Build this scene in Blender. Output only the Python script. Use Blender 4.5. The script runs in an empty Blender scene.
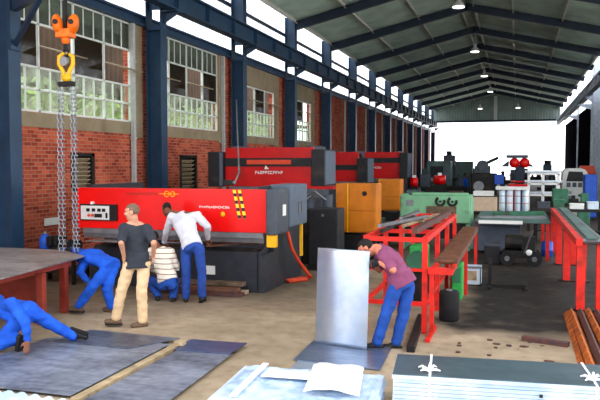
import bpy, bmesh, math, random
from mathutils import Vector as V, Matrix as M, noise
random.seed(7)
S = bpy.context.scene
COL = S.collection
PI = math.pi

# ------------------------------------------------------------------ colour and materials
def lin(c):
    def f(u):
        u /= 255.0
        return u / 12.92 if u <= .04045 else ((u + .055) / 1.055) ** 2.4
    return (f(c[0]), f(c[1]), f(c[2]), 1)

def newmat(name):
    m = bpy.data.materials.new(name); m.use_nodes = True
    nt = m.node_tree
    return m, nt, nt.nodes['Principled BSDF']

def mat(name, rgb, rough=.55, metal=0., var=.18, scale=6., bump=.0, rgb2=None, dirt=0., dirt_rgb=(60, 48, 40), coat=0., spec=.28):
    """mottled procedural surface: base colour, a second tone, optional patches of dirt"""
    m, nt, b = newmat(name)
    N, L = nt.nodes.new, nt.links.new
    tc = N('ShaderNodeTexCoord')
    n1 = N('ShaderNodeTexNoise'); n1.inputs['Scale'].default_value = scale; n1.inputs['Detail'].default_value = 6
    L(tc.outputs['Object'], n1.inputs['Vector'])
    mx = N('ShaderNodeMix'); mx.data_type = 'RGBA'
    a = lin(rgb)
    c2 = lin(rgb2) if rgb2 else tuple(x * (1 - var) for x in a[:3]) + (1,)
    c1 = a if rgb2 else tuple(min(1, x * (1 + var * .6)) for x in a[:3]) + (1,)
    mx.inputs['A'].default_value = c1; mx.inputs['B'].default_value = c2
    r = N('ShaderNodeMapRange'); r.inputs['From Min'].default_value = .35; r.inputs['From Max'].default_value = .65
    L(n1.outputs['Fac'], r.inputs['Value']); L(r.outputs['Result'], mx.inputs['Factor'])
    out = mx.outputs['Result']
    if dirt > 0:
        n2 = N('ShaderNodeTexNoise'); n2.inputs['Scale'].default_value = scale * .45; n2.inputs['Detail'].default_value = 8
        L(tc.outputs['Object'], n2.inputs['Vector'])
        r2 = N('ShaderNodeMapRange'); r2.inputs['From Min'].default_value = .62 - dirt * .3; r2.inputs['From Max'].default_value = .8 - dirt * .2
        L(n2.outputs['Fac'], r2.inputs['Value'])
        m2 = N('ShaderNodeMix'); m2.data_type = 'RGBA'; m2.inputs['B'].default_value = lin(dirt_rgb)
        L(r2.outputs['Result'], m2.inputs['Factor']); L(out, m2.inputs['A']); out = m2.outputs['Result']
    L(out, b.inputs['Base Color'])
    b.inputs['Roughness'].default_value = rough; b.inputs['Metallic'].default_value = metal
    b.inputs['Coat Weight'].default_value = coat; b.inputs['Specular IOR Level'].default_value = spec
    if bump > 0:
        bp = N('ShaderNodeBump'); bp.inputs['Strength'].default_value = bump; bp.inputs['Distance'].default_value = .02
        L(n1.outputs['Fac'], bp.inputs['Height']); L(bp.outputs['Normal'], b.inputs['Normal'])
    return m

def mat_brick():
    m, nt, b = newmat('red_brick'); b.inputs['Specular IOR Level'].default_value = .15; N, L = nt.nodes.new, nt.links.new
    g = N('ShaderNodeNewGeometry'); sp = N('ShaderNodeSeparateXYZ'); L(g.outputs['Position'], sp.inputs[0])
    ad = N('ShaderNodeMath'); ad.operation = 'ADD'; L(sp.outputs['Y'], ad.inputs[0]); L(sp.outputs['X'], ad.inputs[1])
    cb = N('ShaderNodeCombineXYZ'); L(ad.outputs[0], cb.inputs[0]); L(sp.outputs['Z'], cb.inputs[1])
    bt = N('ShaderNodeTexBrick'); L(cb.outputs[0], bt.inputs['Vector'])
    bt.inputs['Scale'].default_value = 1; bt.inputs['Brick Width'].default_value = .23; bt.inputs['Row Height'].default_value = .085
    bt.inputs['Mortar Size'].default_value = .009; bt.inputs['Bias'].default_value = -.1
    bt.inputs['Color1'].default_value = lin((206, 98, 68)); bt.inputs['Color2'].default_value = lin((134, 46, 36)); bt.inputs['Mortar'].default_value = lin((178, 128, 108))
    n = N('ShaderNodeTexNoise'); n.inputs['Scale'].default_value = 1.3; n.inputs['Detail'].default_value = 8; L(g.outputs['Position'], n.inputs['Vector'])
    mx = N('ShaderNodeMix'); mx.data_type = 'RGBA'; mx.blend_type = 'MULTIPLY'; mx.inputs['Factor'].default_value = .55
    cr = N('ShaderNodeValToRGB'); cr.color_ramp.elements[0].position = .35; cr.color_ramp.elements[0].color = (.55, .45, .42, 1); cr.color_ramp.elements[1].position = .62; cr.color_ramp.elements[1].color = (1, 1, 1, 1)
    L(n.outputs['Fac'], cr.inputs['Fac']); L(bt.outputs['Color'], mx.inputs['A']); L(cr.outputs['Color'], mx.inputs['B'])
    L(mx.outputs['Result'], b.inputs['Base Color']); b.inputs['Roughness'].default_value = .9
    bp = N('ShaderNodeBump'); bp.inputs['Strength'].default_value = .4; bp.invert = True; L(bt.outputs['Fac'], bp.inputs['Height']); L(bp.outputs['Normal'], b.inputs['Normal'])
    return m

def mat_floor():
    m, nt, b = newmat('stained_concrete'); N, L = nt.nodes.new, nt.links.new
    g = N('ShaderNodeNewGeometry'); sp = N('ShaderNodeSeparateXYZ'); L(g.outputs['Position'], sp.inputs[0])
    def nz(sc, det=8):
        n = N('ShaderNodeTexNoise'); n.inputs['Scale'].default_value = sc; n.inputs['Detail'].default_value = det; L(g.outputs['Position'], n.inputs['Vector']); return n.outputs['Fac']
    def mr(v, a, c, lo=0., hi=1.):
        r = N('ShaderNodeMapRange'); r.inputs['From Min'].default_value = a; r.inputs['From Max'].default_value = c; r.inputs['To Min'].default_value = lo; r.inputs['To Max'].default_value = hi; L(v, r.inputs['Value']); return r.outputs['Result']
    def mth(op, a, c):
        k = N('ShaderNodeMath'); k.operation = op
        for i, q in enumerate((a, c)):
            if isinstance(q, (int, float)): k.inputs[i].default_value = q
            else: L(q, k.inputs[i])
        return k.outputs[0]
    def mix(f, a, c):
        k = N('ShaderNodeMix'); k.data_type = 'RGBA'; L(f, k.inputs['Factor'])
        for s, q in (('A', a), ('B', c)):
            if isinstance(q, tuple): k.inputs[s].default_value = q
            else: L(q, k.inputs[s])
        return k.outputs['Result']
    c = mix(mr(nz(.8), .35, .65), lin((180, 160, 136)), lin((148, 130, 108)))
    c = mix(mr(nz(5), .45, .72, 0, .6), c, lin((128, 108, 88)))
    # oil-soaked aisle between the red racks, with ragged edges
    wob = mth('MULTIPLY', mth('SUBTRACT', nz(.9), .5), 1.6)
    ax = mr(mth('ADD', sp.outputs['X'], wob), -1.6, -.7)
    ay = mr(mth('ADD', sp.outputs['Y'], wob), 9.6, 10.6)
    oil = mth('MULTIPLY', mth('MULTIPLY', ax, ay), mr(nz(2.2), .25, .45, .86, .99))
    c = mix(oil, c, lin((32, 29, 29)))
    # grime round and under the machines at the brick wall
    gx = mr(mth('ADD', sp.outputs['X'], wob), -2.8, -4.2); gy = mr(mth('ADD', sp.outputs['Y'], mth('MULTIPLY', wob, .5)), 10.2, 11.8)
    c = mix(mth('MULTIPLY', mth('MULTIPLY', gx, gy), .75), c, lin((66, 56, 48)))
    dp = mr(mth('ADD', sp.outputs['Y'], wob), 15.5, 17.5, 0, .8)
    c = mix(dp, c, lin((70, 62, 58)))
    # specks of scale and rust
    c = mix(mr(nz(14, 4), .66, .74, 0, .7), c, lin((84, 56, 40)))
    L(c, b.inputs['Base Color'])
    L(mr(nz(3), .3, .7, .7, .9), b.inputs['Roughness']); b.inputs['Specular IOR Level'].default_value = .18
    bp = N('ShaderNodeBump'); bp.inputs['Strength'].default_value = .15; L(nz(20), bp.inputs['Height']); L(bp.outputs['Normal'], b.inputs['Normal'])
    return m

def mat_ribbed(name, rgb, rgb2, axis, pitch, rough=.6, metal=0., bump=.5, dist=.03):
    """profiled sheeting: ribs run across `axis` (0 x, 1 y, 2 z)"""
    m, nt, b = newmat(name); N, L = nt.nodes.new, nt.links.new
    g = N('ShaderNodeNewGeometry'); sp = N('ShaderNodeSeparateXYZ'); L(g.outputs['Position'], sp.inputs[0])
    k = N('ShaderNodeMath'); k.operation = 'MULTIPLY'; k.inputs[1].default_value = 2 * PI / pitch; L(sp.outputs[axis], k.inputs[0])
    s = N('ShaderNodeMath'); s.operation = 'SINE'; L(k.outputs[0], s.inputs[0])
    n = N('ShaderNodeTexNoise'); n.inputs['Scale'].default_value = 1.1; n.inputs['Detail'].default_value = 6; L(g.outputs['Position'], n.inputs['Vector'])
    mx = N('ShaderNodeMix'); mx.data_type = 'RGBA'; mx.inputs['A'].default_value = lin(rgb); mx.inputs['B'].default_value = lin(rgb2)
    r = N('ShaderNodeMapRange'); r.inputs['From Min'].default_value = .35; r.inputs['From Max'].default_value = .65; L(n.outputs['Fac'], r.inputs['Value']); L(r.outputs['Result'], mx.inputs['Factor'])
    L(mx.outputs['Result'], b.inputs['Base Color'])
    bp = N('ShaderNodeBump'); bp.inputs['Strength'].default_value = bump; bp.inputs['Distance'].default_value = dist; L(s.outputs[0], bp.inputs['Height']); L(bp.outputs['Normal'], b.inputs['Normal'])
    b.inputs['Roughness'].default_value = rough; b.inputs['Metallic'].default_value = metal; b.inputs['Specular IOR Level'].default_value = .12
    return m

def mat_glass(name, tint, through=.8, frost=None, fr=.0):
    """thin window glass: part clear, part glossy, part dusty"""
    m = bpy.data.materials.new(name); m.use_nodes = True; nt = m.node_tree; nt.nodes.clear(); N, L = nt.nodes.new, nt.links.new
    o = N('ShaderNodeOutputMaterial'); t = N('ShaderNodeBsdfTransparent'); t.inputs[0].default_value = lin(tint)
    gl = N('ShaderNodeBsdfGlossy'); gl.inputs['Roughness'].default_value = .08
    m1 = N('ShaderNodeMixShader'); m1.inputs[0].default_value = 1 - through; L(t.outputs[0], m1.inputs[1]); L(gl.outputs[0], m1.inputs[2]); out = m1.outputs[0]
    if frost:
        d = N('ShaderNodeBsdfDiffuse'); d.inputs[0].default_value = lin(frost); tr = N('ShaderNodeBsdfTranslucent'); tr.inputs[0].default_value = lin(frost)
        a = N('ShaderNodeMixShader'); a.inputs[0].default_value = .5; L(d.outputs[0], a.inputs[1]); L(tr.outputs[0], a.inputs[2])
        n = N('ShaderNodeTexNoise'); n.inputs['Scale'].default_value = 2.5; g = N('ShaderNodeNewGeometry'); L(g.outputs['Position'], n.inputs['Vector'])
        r = N('ShaderNodeMapRange'); r.inputs['From Min'].default_value = .3; r.inputs['From Max'].default_value = .7; r.inputs['To Min'].default_value = max(0, fr - .15); r.inputs['To Max'].default_value = min(1, fr + .15); L(n.outputs['Fac'], r.inputs['Value'])
        m2 = N('ShaderNodeMixShader'); L(r.outputs['Result'], m2.inputs[0]); L(out, m2.inputs[1]); L(a.outputs[0], m2.inputs[2]); out = m2.outputs[0]
    L(out, o.inputs[0]); return m

def mat_stripes(name, cols, axis, pitch, rough=.8):
    m, nt, b = newmat(name); N, L = nt.nodes.new, nt.links.new
    tc = N('ShaderNodeTexCoord'); sp = N('ShaderNodeSeparateXYZ'); L(tc.outputs['Object'], sp.inputs[0])
    k = N('ShaderNodeMath'); k.operation = 'DIVIDE'; k.inputs[1].default_value = pitch; L(sp.outputs[axis], k.inputs[0])
    f = N('ShaderNodeMath'); f.operation = 'FRACT'; L(k.outputs[0], f.inputs[0])
    cr = N('ShaderNodeValToRGB'); cr.color_ramp.interpolation = 'CONSTANT'
    e = cr.color_ramp.elements
    while len(e) < len(cols): e.new(.5)
    for i, (p, c) in enumerate(cols): e[i].position = p; e[i].color = lin(c)
    L(f.outputs[0], cr.inputs['Fac']); L(cr.outputs['Color'], b.inputs['Base Color']); b.inputs['Roughness'].default_value = rough
    return m

def mat_sheet_metal(name, rgb, rgb2, rough=.35, metal=.85, sc=3.0):
    m, nt, b = newmat(name); N, L = nt.nodes.new, nt.links.new
    tc = N('ShaderNodeTexCoord')
    v = N('ShaderNodeTexVoronoi'); v.inputs['Scale'].default_value = sc * 9; L(tc.outputs['Object'], v.inputs['Vector'])
    n = N('ShaderNodeTexNoise'); n.inputs['Scale'].default_value = sc; n.inputs['Detail'].default_value = 7; L(tc.outputs['Object'], n.inputs['Vector'])
    a = N('ShaderNodeMath'); a.operation = 'MULTIPLY_ADD'; a.inputs[1].default_value = .12; L(v.outputs['Distance'], a.inputs[0]); 
    mp = N('ShaderNodeMapping'); mp.inputs['Scale'].default_value = (1.6, 7, 3); mp.inputs['Rotation'].default_value = (0, 0, .5); L(tc.outputs['Object'], mp.inputs['Vector'])
    ns = N('ShaderNodeTexNoise'); ns.inputs['Scale'].default_value = sc; ns.inputs['Detail'].default_value = 9; ns.inputs['Roughness'].default_value = .7; L(mp.outputs['Vector'], ns.inputs['Vector'])
    av = N('ShaderNodeMath'); av.operation = 'MULTIPLY_ADD'; av.inputs[1].default_value = .55; L(ns.outputs['Fac'], av.inputs[0])
    hv = N('ShaderNodeMath'); hv.operation = 'MULTIPLY'; hv.inputs[1].default_value = .45; L(n.outputs['Fac'], hv.inputs[0]); L(hv.outputs[0], av.inputs[2]); L(av.outputs[0], a.inputs[2])
    mx = N('ShaderNodeMix'); mx.data_type = 'RGBA'; mx.inputs['A'].default_value = lin(rgb); mx.inputs['B'].default_value = lin(rgb2)
    r = N('ShaderNodeMapRange'); r.inputs['From Min'].default_value = .4; r.inputs['From Max'].default_value = .7; L(a.outputs[0], r.inputs['Value']); L(r.outputs['Result'], mx.inputs['Factor'])
    L(mx.outputs['Result'], b.inputs['Base Color']); b.inputs['Metallic'].default_value = metal
    r2 = N('ShaderNodeMapRange'); r2.inputs['To Min'].default_value = rough - .1; r2.inputs['To Max'].default_value = rough + .18; L(n.outputs['Fac'], r2.inputs['Value']); L(r2.outputs['Result'], b.inputs['Roughness'])
    return m

MT = {}
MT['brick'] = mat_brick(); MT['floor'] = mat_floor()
MT['navy'] = mat('navy_paint', (38, 64, 90), .4, var=.2, scale=3, dirt=.15, dirt_rgb=(40, 48, 60))
MT['navy_dark'] = mat('dark_navy_paint', (32, 46, 62), .5, var=.2, scale=2)
MT['paleblue'] = mat('pale_blue_paint', (226, 236, 250), .5, var=.15)
MT['roof'] = mat_ribbed('grey_roof_sheet', (206, 230, 214), (176, 202, 188), 1, .25, .6, 0, .35, .03)
MT['gable'] = mat_ribbed('grey_gable_sheet', (150, 166, 160), (132, 148, 142), 0, .3, .6)
MT['aisle_shade'] = mat_ribbed('aisle_shade_sheet', (26, 24, 30), (16, 15, 19), 1, .6, .6)  # near-black colour paints the shade of the open side aisle
MT['aisle_shade'].node_tree.nodes['Principled BSDF'].inputs['Specular IOR Level'].default_value = 0
MT['purlin'] = mat('galvanised_purlin', (216, 218, 208), .5, .2, var=.2)
MT['plaster'] = mat('tan_plaster', (150, 134, 108), .85, var=.15, scale=2, dirt=.2, dirt_rgb=(110, 92, 70))
MT['whiteframe'] = mat('white_window_paint', (222, 226, 220), .5, var=.08)
MT['white'] = mat('white_paint', (232, 232, 228), .5, var=.06)
MT['pipe'] = mat('pale_grey_pipe', (180, 182, 180), .5, var=.12)
MT['glass'] = mat_glass('window_glass', (235, 245, 235), .95, (225, 230, 215), .10)
MT['glass_dusty'] = mat_glass('dusty_window_glass', (130, 140, 128), .75, (112, 116, 104), .55)
MT['glass_brown'] = mat_glass('brown_dusty_glass', (110, 96, 76), .8, (62, 52, 40), .75)
MT['clerestory'] = mat_glass('clerestory_sheet', (250, 250, 252), .93, (235, 230, 222), .15)
MT['red'] = mat('gloss_red_paint', (232, 8, 6), .32, var=.10, scale=2, coat=.08)
MT['red2'] = mat('older_red_paint', (200, 16, 18), .4, var=.15, scale=2, dirt=.1)
MT['redrack'] = mat('worn_red_paint', (226, 40, 30), .45, var=.15, scale=8, dirt=.22, dirt_rgb=(110, 40, 30))
MT['rustred'] = mat('rust_red_paint', (146, 54, 40), .6, var=.2, scale=5, dirt=.3, dirt_rgb=(96, 46, 36))
MT['charcoal'] = mat('charcoal_paint', (70, 76, 86), .5, var=.15, dirt=.1, dirt_rgb=(46, 48, 52))
MT['nearblack'] = mat('near_black_paint', (44, 47, 54), .5, var=.2, dirt=.15, dirt_rgb=(64, 58, 54))
MT['bluegrey'] = mat_sheet_metal('blue_grey_sheet', (128, 142, 166), (92, 106, 132), .3, .6, 1.3)
MT['galvmirror'] = mat_sheet_metal('smooth_galvanised_sheet', (216, 224, 238), (178, 196, 224), .3, .75, 1.0)
MT['slate'] = mat('slate_blue_paint', (86, 98, 114), .5, var=.12)
MT['black'] = mat('black_paint', (34, 34, 38), .5, var=.25, dirt=.15, dirt_rgb=(58, 52, 48))
MT['soot'] = mat('greasy_black_iron', (30, 28, 28), .55, .2, var=.3, dirt=.3, dirt_rgb=(62, 50, 42))
MT['rubber'] = mat('black_rubber', (26, 26, 28), .75, var=.2)
MT['yellow'] = mat('yellow_paint', (240, 178, 20), .45, var=.12)
MT['hazard'] = mat_stripes('yellow_black_hazard', [(0, (244, 216, 40)), (.55, (20, 20, 20))], 2, .13, .5)
MT['orange'] = mat('orange_paint', (202, 114, 14), .45, var=.14, scale=3, dirt=.18, dirt_rgb=(140, 80, 20))
MT['hoist'] = mat('orange_hoist_paint', (240, 112, 20), .4, var=.18, scale=9, dirt=.12, dirt_rgb=(120, 50, 15))
MT['hook'] = mat('yellow_hook_paint', (236, 178, 30), .4, var=.15, scale=9, dirt=.2, dirt_rgb=(120, 80, 20))
MT['chain'] = mat('galvanised_chain', (142, 146, 154), .4, .6, var=.25, scale=20)
MT['green'] = mat('mint_green_paint', (122, 178, 138), .5, var=.12, scale=4, dirt=.18, dirt_rgb=(84, 104, 84))
MT['green2'] = mat('dark_green_paint', (54, 110, 84), .5, var=.2, scale=4, dirt=.2)
MT['brightgreen'] = mat('bright_green_paint', (50, 170, 80), .5, var=.15)
MT['teal'] = mat('teal_grey_paint', (84, 110, 106), .5, var=.2, scale=3, dirt=.2)
MT['blue'] = mat('blue_paint', (40, 86, 190), .45, var=.15)
MT['steel'] = mat('grey_steel', (128, 130, 134), .4, .6, var=.2, scale=4, dirt=.15)
MT['darksteel'] = mat_sheet_metal('dark_mill_plate', (110, 120, 138), (48, 56, 72), .4, .45, 1.6)
MT['plate'] = mat_sheet_metal('blued_mill_plate', (158, 166, 184), (78, 84, 100), .42, .35, 1.1)
MT['plate_navy'] = mat_sheet_metal('navy_mill_plate', (76, 92, 132), (52, 64, 98), .35, .4, 1.4)
MT['tableplate'] = mat_sheet_metal('grey_brown_plate', (182, 178, 176), (104, 94, 92), .36, .4, 1.0)
MT['galv'] = mat_sheet_metal('galvanised_sheet', (214, 224, 238), (176, 196, 224), .3, .75, 1.5)
MT['galvstack'] = mat('bright_sheet_edges', (206, 222, 236), .4, .25, var=.12, scale=5)
MT['packwhite'] = mat('white_sheet_pack', (212, 224, 236), .45, var=.08, scale=4, rgb2=(176, 200, 224))
MT['film'] = mat('clear_wrapping_film', (206, 220, 236), .3, .1, var=.15, scale=5, bump=.5, rgb2=(146, 174, 208))
MT['paper'] = mat('white_paper', (248, 248, 250), .8, var=.05)
MT['strap'] = mat('white_strap', (246, 248, 252), .4, var=.04)
MT['topdark'] = mat_sheet_metal('slate_top_sheet', (96, 118, 128), (72, 90, 100), .35, .45, 1.2)
MT['timber'] = mat('old_timber', (176, 154, 122), .8, var=.25, scale=7, dirt=.2)
MT['timber_dark'] = mat('grimy_timber', (112, 92, 74), .8, var=.3, scale=7, dirt=.3)
MT['rust'] = mat('rusty_steel', (214, 112, 40), .75, .1, var=.3, scale=9, rgb2=(134, 62, 34))
MT['rust_dark'] = mat('dark_rusty_steel', (104, 66, 56), .7, .2, var=.3, scale=9, rgb2=(78, 58, 62))
MT['rust_belt'] = mat('rust_brown_rollers', (128, 84, 62), .7, .2, var=.3, scale=9, rgb2=(92, 66, 54))
MT['beige'] = mat('beige_card', (214, 186, 160), .8, var=.1)
MT['hosered'] = mat('red_orange_hose', (222, 74, 44), .5, var=.1)
MT['stripecloth'] = mat_stripes('striped_drums', [(0, (212, 222, 236)), (.35, (120, 146, 186)), (.55, (226, 150, 160)), (.75, (196, 208, 224))], 0, .27, .5)
MT['foliage'] = mat('bright_foliage', (196, 206, 140), .8, var=.4, scale=3, rgb2=(120, 146, 78))
MT['trunk'] = mat('tree_trunk', (96, 78, 60), .9, var=.3)
MT['shed'] = mat_ribbed('brown_shed_sheet', (84, 66, 50), (66, 52, 40), 1, .4, .7)
MT['cream'] = mat('cream_render', (246, 244, 228), .8, var=.06, scale=1)
MT['yard'] = mat('pale_yard_concrete', (200, 196, 186), .9, var=.08, scale=.5)
MT['lampmetal'] = mat('lamp_aluminium', (226, 228, 226), .35, .3, var=.05)
def mat_emit(name, rgb, s):
    m, nt, b = newmat(name); b.inputs['Base Color'].default_value = lin(rgb); b.inputs['Emission Color'].default_value = lin(rgb); b.inputs['Emission Strength'].default_value = s; return m
MT['lampglow'] = mat_emit('lamp_glow', (255, 250, 240), 6)
# people
MT['skin'] = mat('light_skin', (206, 150, 122), .55, var=.1, scale=12)
MT['skin_ruddy'] = mat('ruddy_skin', (204, 126, 100), .55, var=.1, scale=12)
MT['skin_dark'] = mat('brown_skin', (122, 76, 56), .5, var=.12, scale=12)
MT['hair_dark'] = mat('black_hair', (30, 26, 24), .8, var=.3, scale=40)
MT['hair_grey'] = mat('short_brown_grey_hair', (120, 98, 82), .8, var=.3, scale=40)
MT['overall'] = mat('royal_blue_overall', (28, 88, 206), .85, var=.22, scale=6)
MT['overall_patch'] = mat('grey_green_knee_patch', (84, 96, 92), .85, var=.2)
MT['tee_dark'] = mat('charcoal_tee', (52, 55, 64), .9, var=.18, scale=7)
MT['khaki'] = mat('khaki_cotton', (222, 190, 150), .9, var=.14, scale=6)
MT['shirt_white'] = mat('pale_grey_shirt', (214, 214, 224), .9, var=.12, scale=6)
MT['trouser_blue'] = mat('dusty_blue_trousers', (40, 72, 150), .9, var=.2, scale=4, dirt=.25, dirt_rgb=(72, 80, 104))
MT['jeans'] = mat('royal_blue_jeans', (34, 76, 160), .9, var=.22, scale=5)
MT['tee_plum'] = mat('plum_tee', (134, 70, 104), .9, var=.16, scale=7)
MT['shirt_stripe'] = mat_stripes('cream_brown_stripes', [(0, (236, 226, 210)), (.6, (142, 112, 100)), (.78, (236, 226, 210))], 2, .085, .9)
MT['shoe_black'] = mat('black_leather', (30, 28, 28), .5, var=.2)
MT['shoe_brown'] = mat('dusty_brown_leather', (104, 82, 66), .6, var=.2)
MT['glove'] = mat('black_glove', (22, 26, 32), .75, var=.25, scale=12)
MT['eye'] = mat('dark_eye', (24, 18, 16), .3, var=.1)

# ------------------------------------------------------------------ mesh builder
class MB:
    def __init__(s): s.b = bmesh.new()
    def _add(s, verts, faces):
        vs = [s.b.verts.new(v) for v in verts]
        for f in faces:
            try: s.b.faces.new([vs[i] for i in f])
            except ValueError: pass
        return s
    def box(s, lo, hi, rot=None, pivot=None):
        x0, y0, z0 = lo; x1, y1, z1 = hi
        v = [V(p) for p in ((x0, y0, z0), (x1, y0, z0), (x1, y1, z0), (x0, y1, z0), (x0, y0, z1), (x1, y0, z1), (x1, y1, z1), (x0, y1, z1))]
        if rot:
            c = V(pivot) if pivot else sum(v, V()) / 8
            v = [c + rot @ (p - c) for p in v]
        return s._add(v, ((3, 2, 1, 0), (4, 5, 6, 7), (0, 1, 5, 4), (1, 2, 6, 5), (2, 3, 7, 6), (3, 0, 4, 7)))
    def beam(s, p, q, w, h, up=(0, 0, 1)):
        p, q = V(p), V(q); d = (q - p).normalized(); u = V(up)
        if abs(d.dot(u)) > .99: u = V((1, 0, 0))
        a = d.cross(u).normalized(); c = a.cross(d).normalized()
        v = []
        for o in (p, q):
            for i, j in ((-1, -1), (1, -1), (1, 1), (-1, 1)): v.append(o + a * i * w / 2 + c * j * h / 2)
        return s._add(v, ((0, 1, 2, 3), (7, 6, 5, 4), (1, 0, 4, 5), (2, 1, 5, 6), (3, 2, 6, 7), (0, 3, 7, 4)))
    def prism(s, poly, n):
        """polygon points (3-D) extruded by vector n"""
        k = len(poly); a = [V(p) for p in poly]; v = a + [p + V(n) for p in a]
        return s._add(v, [tuple(range(k))[::-1], tuple(range(k, 2 * k))] + [(i, (i + 1) % k, k + (i + 1) % k, k + i) for i in range(k)])
    def cyl(s, p, q, r, r2=None, n=12):
        return s.tube([p, q], [r, r if r2 is None else r2], n)
    def tube(s, pts, rad, n=10):
        pts = [V(p) for p in pts]
        if not isinstance(rad, (list, tuple)): rad = [rad] * len(pts)
        rings = []; pa = None
        for i, p in enumerate(pts):
            d = (pts[min(i + 1, len(pts) - 1)] - pts[max(i - 1, 0)]).normalized()
            if pa is None: a = d.orthogonal().normalized()
            else:
                a = pa - d * pa.dot(d); a = a.normalized() if a.length > 1e-6 else d.orthogonal().normalized()
            pa = a; c = d.cross(a)
            rings.append([p + (a * math.cos(t) + c * math.sin(t)) * rad[i] for t in [2 * PI * k / n for k in range(n)]])
        return s.loft(rings)
    def loft(s, rings):
        n = len(rings[0]); v = [p for r in rings for p in r]; f = []
        for i in range(len(rings) - 1):
            for k in range(n): f.append((i * n + k, i * n + (k + 1) % n, (i + 1) * n + (k + 1) % n, (i + 1) * n + k))
        f.append(tuple(range(n))[::-1]); f.append(tuple(range((len(rings) - 1) * n, len(rings) * n)))
        return s._add(v, f)
    def ell(s, c, r, rot=None, n=14, m=9):
        c = V(c); r = (r, r, r) if isinstance(r, (int, float)) else r; v = []; f = []
        def put(x, y, z):
            p = V((x * r[0], y * r[1], z * r[2])); v.append(c + (rot @ p if rot else p))
        put(0, 0, -1)
        for j in range(1, m):
            t = -PI / 2 + PI * j / m
            for k in range(n): put(math.cos(t) * math.cos(2 * PI * k / n), math.cos(t) * math.sin(2 * PI * k / n), math.sin(t))
        put(0, 0, 1)
        for k in range(n): f.append((0, 1 + (k + 1) % n, 1 + k)); f.append((len(v) - 1, 1 + (m - 2) * n + k, 1 + (m - 2) * n + (k + 1) % n))
        for j in range(m - 2):
            for k in range(n): f.append((1 + j * n + k, 1 + j * n + (k + 1) % n, 1 + (j + 1) * n + (k + 1) % n, 1 + (j + 1) * n + k))
        return s._add(v, f)
    def limb(s, pts, rad, n=12):
        pts = [V(p) for p in pts]
        for i in range(len(pts) - 1): s.tube([pts[i], pts[i + 1]], [rad[i], rad[i + 1]], n)
        for p, r in zip(pts, rad): s.ell(p, r, n=n, m=7)
        return s
    def lathe(s, c, prof, axis=(0, 0, 1), n=20):
        c = V(c); d = V(axis).normalized(); a = d.orthogonal().normalized(); e = d.cross(a)
        return s.loft([[c + d * z + (a * math.cos(2 * PI * k / n) + e * math.sin(2 * PI * k / n)) * max(r, 1e-4) for k in range(n)] for r, z in prof])
    def torus(s, c, R, r, axis, n=20, m=8, a0=0., a1=2 * PI):
        c = V(c); d = V(axis).normalized(); a = d.orthogonal().normalized(); e = d.cross(a)
        full = abs(a1 - a0 - 2 * PI) < 1e-6
        pts = [c + (a * math.cos(a0 + (a1 - a0) * k / n) + e * math.sin(a0 + (a1 - a0) * k / n)) * R for k in range(n + 1)]
        return s.tube(pts, r, m)
    def done(s, name, m, parent=None, bevel=0., smooth=False, world=True):
        bmesh.ops.recalc_face_normals(s.b, faces=s.b.faces)
        me = bpy.data.meshes.new(name); s.b.to_mesh(me); s.b.free()
        if parent is not None and world: me.transform(world_of(parent).inverted())
        o = bpy.data.objects.new(name, me); COL.objects.link(o)
        if m: me.materials.append(m if not isinstance(m, str) else MT[m])
        if parent is not None: o.parent = parent
        if bevel > 0:
            b = o.modifiers.new('bevel', 'BEVEL'); b.width = bevel; b.segments = 2; b.limit_method = 'ANGLE'
        if smooth:
            for p in me.polygons: p.use_smooth = True
        return o

def world_of(o):
    m = o.matrix_basis.copy()
    while o.parent: o = o.parent; m = o.matrix_basis @ m
    return m
def tag(o, label=None, cat=None, group=None, kind=None):
    for k, v in (('label', label), ('category', cat), ('group', group), ('kind', kind)):
        if v: o[k] = v
    return o
def thing(name, label, cat, loc=(0, 0, 0), group=None, rz=0.):
    o = bpy.data.objects.new(name, None); COL.objects.link(o); o.location = loc; o.rotation_euler = (0, 0, rz); o.empty_display_size = .2
    return tag(o, label, cat, group)
def struct(o): o['kind'] = 'structure'; return o
def kids(o): return [c for c in list(bpy.data.objects) if c.parent == o]
def copy_tree(o, parent=None):
    c = o.copy(); COL.objects.link(c)
    if parent is not None: c.parent = parent
    for ch in kids(o): copy_tree(ch, c)
    return c
def glyphs(mb, x0, x1, y, z, h, n, seed):
    """row of block letter shapes facing -y: strokes with gaps, as blurred lettering reads"""
    r = random.Random(seed); w = (x1 - x0) / n; t = h * .2
    for i in range(n):
        a = x0 + i * w + w * .1; b = a + w * .74; k = r.randrange(5)
        mb.box((a, y - .003, z), (a + t, y, z + h))
        if k in (0, 1, 3): mb.box((a + t, y - .003, z + h - t), (b, y, z + h))
        if k in (0, 2, 3): mb.box((a + t, y - .003, z), (b, y, z + t))
        if k in (1, 2, 4): mb.box((a + t, y - .003, z + h * .42), (b, y, z + h * .42 + t))
        if k in (3, 4): mb.box((b - t, y - .003, z + t), (b, y, z + h - t))
    return mb
# ------------------------------------------------------------------ the setting
XW = -9.8; BAY = 6.0; Y0 = 11.46                      # brick wall plane, bay length, first column
cy = [Y0 + BAY * i for i in range(-1, 13)]             # column lines
RX, RZ, SL = -2.45, 10.15, .238                        # ridge
XL, XR = -9.3, 4.4
def roofz(x): return RZ - SL * abs(x - RX)

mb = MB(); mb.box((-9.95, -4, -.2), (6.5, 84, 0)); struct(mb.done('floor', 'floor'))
mb = MB(); mb.box((-40, -30, -.4), (40, 150, -.21)); struct(mb.done('ground_yard', 'yard'))
ORD = ['first', 'second', 'third', 'fourth', 'fifth', 'sixth', 'seventh', 'eighth', 'ninth', 'tenth', 'eleventh', 'twelfth', 'thirteenth', 'fourteenth']

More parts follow.
